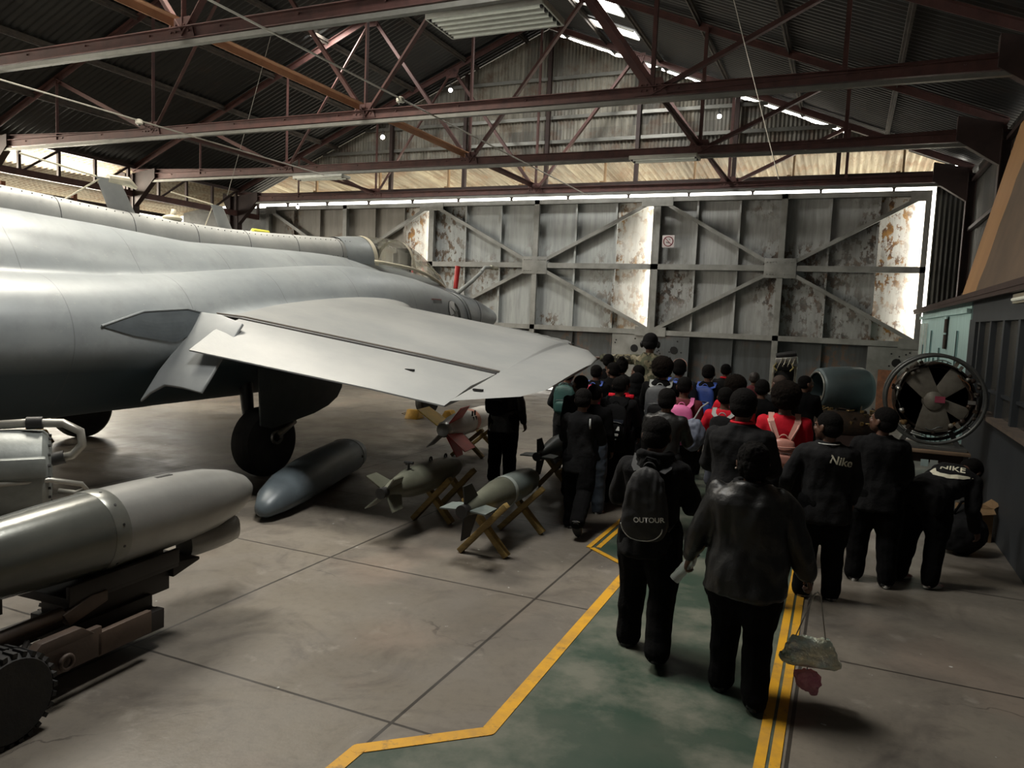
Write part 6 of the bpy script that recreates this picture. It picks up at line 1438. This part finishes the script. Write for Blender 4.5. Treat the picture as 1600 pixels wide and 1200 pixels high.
for k in range(34):
    a = rnd.uniform(0, 2*PI); rr = rnd.uniform(.34, .44); mb = MB(); c = Vector((rr*math.cos(a), rnd.uniform(-.14, -.05), rr*math.sin(a)))
    if k % 3 == 0: mb.lathe([(.018, -.03), (.026, -.01), (.026, .03), (.012, .04)], c, (rnd.uniform(-1, 1), -1, rnd.uniform(-1, 1)), 10)
    elif k % 3 == 1: mb.box(c, (rnd.uniform(.03, .07), .05, rnd.uniform(.025, .05)), Ry(-a))
    else: mb.ball(c, (.022, .03, .022), 10, 8)
    mb.build('accessory', rnd.choice([EG, ED, ED, M['bright_metal'], mat('accessory_ochre', (.20, .12, .05), .5, .2)]), EN, smooth=40)
for k in range(14):
    a0 = rnd.uniform(0, 2*PI); da = rnd.uniform(.5, 1.3); r0 = rnd.uniform(.31, .44); y_ = rnd.uniform(-.14, -.06)
    mb = MB(); mb.tube([((r0+.015*math.sin(6*q/12))*math.cos(a0+da*q/12), y_, (r0+.015*math.sin(6*q/12))*math.sin(a0+da*q/12)) for q in range(13)], rnd.uniform(.005, .010), 8); mb.build('fuel_pipe', rnd.choice([CO, RG, ED, M['bright_metal']]), EN, smooth=True)
for sx in (-1, 1):
    mb = MB(); mb.beam((sx*.30, .02, -.55), (sx*.20, .02, -.36), .05, .05, (0, 1, 0)); mb.build('engine_foot', SG, EN)
mb = MB(); mb.box((0, .02, -.535), (.70, .42, .03)); mb.build('base_board', SG, EN)
# grey intake cowling on thin legs
CW = mat('cowl_blue_grey', (.115, .155, .165), .42, .15, (.085, .115, .122), 2, bmp=.08)
t = thing('engine_cowling', 'smooth blue-grey barrel-shaped cowling lying on a thin-legged frame before the door', 'cowling', (.0, 12.8, 1.13), .0)
mb = MB(); pr_ = [(.235, -.44), (.275, -.43), (.305, -.40), (.335, -.2), (.35, .05), (.34, .28), (.30, .36), (.27, .37), (.27, .30), (.28, .0), (.25, -.3), (.225, -.42)]
mb.lathe(pr_, (0, 0, 0), (.86, .5, 0), 44, caps=False); mb.build('cowl_shell', CW, t, smooth=50)
mb = MB(); mb.lathe([(.28, .345), (.02, .345)], (0, 0, 0), (.86, .5, 0), 32); mb.build('end_cover', M['dark_metal'], t)
mb = MB(); mb.tube([Vector((-.378, -.22, 0))+(Vector((.5, -.86, 0))*math.cos(a)+Vector((0, 0, 1))*math.sin(a))*.25 for a in [2*PI*k/36 for k in range(36)]], .018, 8, closed=True); mb.build('intake_rim', mat('rim_silver', (.34, .35, .33), .3, .6), t, smooth=True)
for x, y in ((-.30, -.12), (.28, -.12), (-.25, .3), (.3, .3)):
    mb = MB(); mb.tube([(x, y, -1.13), (x, y, -.12)], .012, 8); mb.build('frame_leg', mat('leg_cream', (.24, .20, .14), .5), t)
mb = MB(); mb.box((0, .1, -.36), (.66, .5, .03)); mb.build('frame_shelf', SG, t)
# golden tangle of engine plumbing on a low bench under the cowling
GO = mat('gold_alloy', (.36, .25, .10), .35, .7, (.18, .12, .05), 20); 
t = thing('engine_plumbing', 'glinting gold and dark engine with tangled pipes below the blue-grey cowling', 'engine', (.12, 12.1, .62))
mb = MB(); mb.lathe([(.1, -.5), (.2, -.46), (.24, -.2), (.22, .2), (.16, .5), (.05, .52)], (0, .1, 0), (1, .2, 0), 28); mb.build('engine_core', ED, t, smooth=40)
for k in range(46):
    a = rnd.uniform(0, PI); x = rnd.uniform(-.45, .45); r0 = .24; c = Vector((x, .1-r0*math.cos(a)*.9, r0*math.sin(a))); mb = MB()
    if k % 2: mb.tube([c, c+Vector((rnd.uniform(-.1, .1), rnd.uniform(-.05, .03), rnd.uniform(.0, .07))), c+Vector((rnd.uniform(-.15, .15), rnd.uniform(-.06, .03), rnd.uniform(-.05, .06)))], .009, 6)
    else: mb.box(c, (.04, .035, .05), Rz(rnd.uniform(0, 2)) @ Rx(a))
    mb.build('pipe_run' if k % 2 else 'fitting', GO if k % 3 else ED, t, smooth=50)
mb = MB(); mb.box((0, .1, -.36), (1.0, .5, .5)); mb.build('bench', M['steel_dark'], t)
# ejection seat
t = thing('ejection_seat', 'pale metal ejection seat standing high in front of the door leaf, cluttered headbox on top', 'seat', (-.90, 13.0, 0))
ALU = mat('seat_alloy', (.45, .42, .34), .4, .5, (.25, .23, .19), 9)
for sx in (-1, 1): mb = MB(); mb.beam((sx*.17, .1, .35), (sx*.17, .18, 1.42), .04, .10, (0, 1, 0)); mb.build('side_rail', ALU, t, bevel=.004)
mb = MB(); mb.box((0, .2, 1.15), (.30, .04, .55)); mb.build('back_board', M['dark_metal'], t, bevel=.01)
mb = MB(); mb.box((0, .05, .62), (.38, .42, .16)); mb.build('seat_pan', M['dark_metal'], t, bevel=.02)
mb = MB(); mb.box((.03, .1, 1.50), (.34, .22, .12), Ry(-.12)); mb.build('head_box', M['bright_metal'], t, bevel=.02)
mb = MB(); mb.box((0, .0, 1.40), (.22, .12, .12)); mb.build('head_pad', BK4, t, bevel=.03)
mb = MB(); mb.lathe([(.045, -.16), (.05, 0), (.045, .16)], (.02, .08, 1.60), (1, 0, .2), 14); mb.build('drogue_tube', M['dark_metal'], t, smooth=40)
for k in range(4): mb = MB(); mb.tube([(-.12+.08*k, -.02, 1.3+.03*k), (-.08+.07*k, -.06, 1.42), (-.02+.06*k, .0, 1.55)], .010, 6); mb.build('harness_strap', ALU, t, smooth=True)
for sx in (-1, 1): mb = MB(); mb.tube([(sx*.12, -.02, 1.46), (sx*.15, -.08, 1.4), (sx*.10, -.1, 1.34)], .010, 6); mb.build('face_blind_handle', mat('handle_yellow', (.4, .33, .1), .5), t)
mb = MB(); mb.box((0, .1, .2), (.5, .5, .4)); mb.build('plinth', M['steel_dark'], t)
# things on the floor at the right
t = thing('black_bag', 'slumped black bag on the floor against the right-hand partition', 'bag', (1.12, 8.1, 0), .4)
mb = MB(); mb.ball((0, 0, .18), (.24, .18, .20), 20, 12); mb.ball((.05, .02, .34), (.13, .12, .10), 16, 10); me = voxel(mb, 'sack', .015, 3, .5, (.02, (9, 9, 9))); zmin = min(v.co.z for v in me.vertices)
for v in me.vertices: v.co.z = max(v.co.z-zmin-.01, 0)
link('bag_body', me, BK4, t); mb = MB(); mb.tube([(-.1, -.02, .38), (-.05, -.04, .50), (.08, -.02, .52), (.13, .0, .40)], .012, 8); mb.build('bag_handle', BK3, t, smooth=True)
t = thing('cardboard_box', 'torn brown cardboard box on the floor beside the slumped black bag', 'box', (1.30, 8.75, 0), .3)
CB = mat('cardboard', (.24, .15, .07), .8, 0, (.19, .115, .055), 6)
mb = MB(); w_, d_, h_ = .26, .22, .34
mb.box((0, -d_/2, h_/2), (w_, .008, h_)); mb.box((0, d_/2, h_/2), (w_, .008, h_)); mb.box((-w_/2, 0, h_/2), (.008, d_, h_)); mb.box((w_/2, 0, h_/2), (.008, d_, h_)); mb.box((0, 0, .006), (w_, d_, .01)); mb.build('carton', CB, t)
mb = MB(); mb.prism([(-w_/2, -d_/2, h_), (w_/2, -d_/2, h_), (w_/2-.02, -d_/2-.09, h_-.03), (-w_/2+.05, -d_/2-.07, h_-.06)], (0, .004, .006)); mb.build('flap', CB, t)
mb = MB(); mb.prism([(w_/2, -d_/2, h_), (w_/2, d_/2, h_), (w_/2+.06, d_/2-.03, h_+.06), (w_/2+.07, -d_/2+.02, h_+.04)], (.004, 0, .004)); mb.build('flap', CB, t)
t = thing('floor_bracket', 'dark low metal bracket on the floor behind the two right-hand children', 'bracket', (-.02, 7.9, 0), .5)
mb = MB(); mb.beam((-.35, 0, .03), (.35, 0, .03), .05, .06); mb.beam((0, -.2, .03), (0, .2, .03), .05, .06); mb.build('foot_bars', SG, t); mb = MB(); mb.beam((-.2, 0, .06), (.1, 0, .30), .035, .035); mb.build('strut', SG, t)
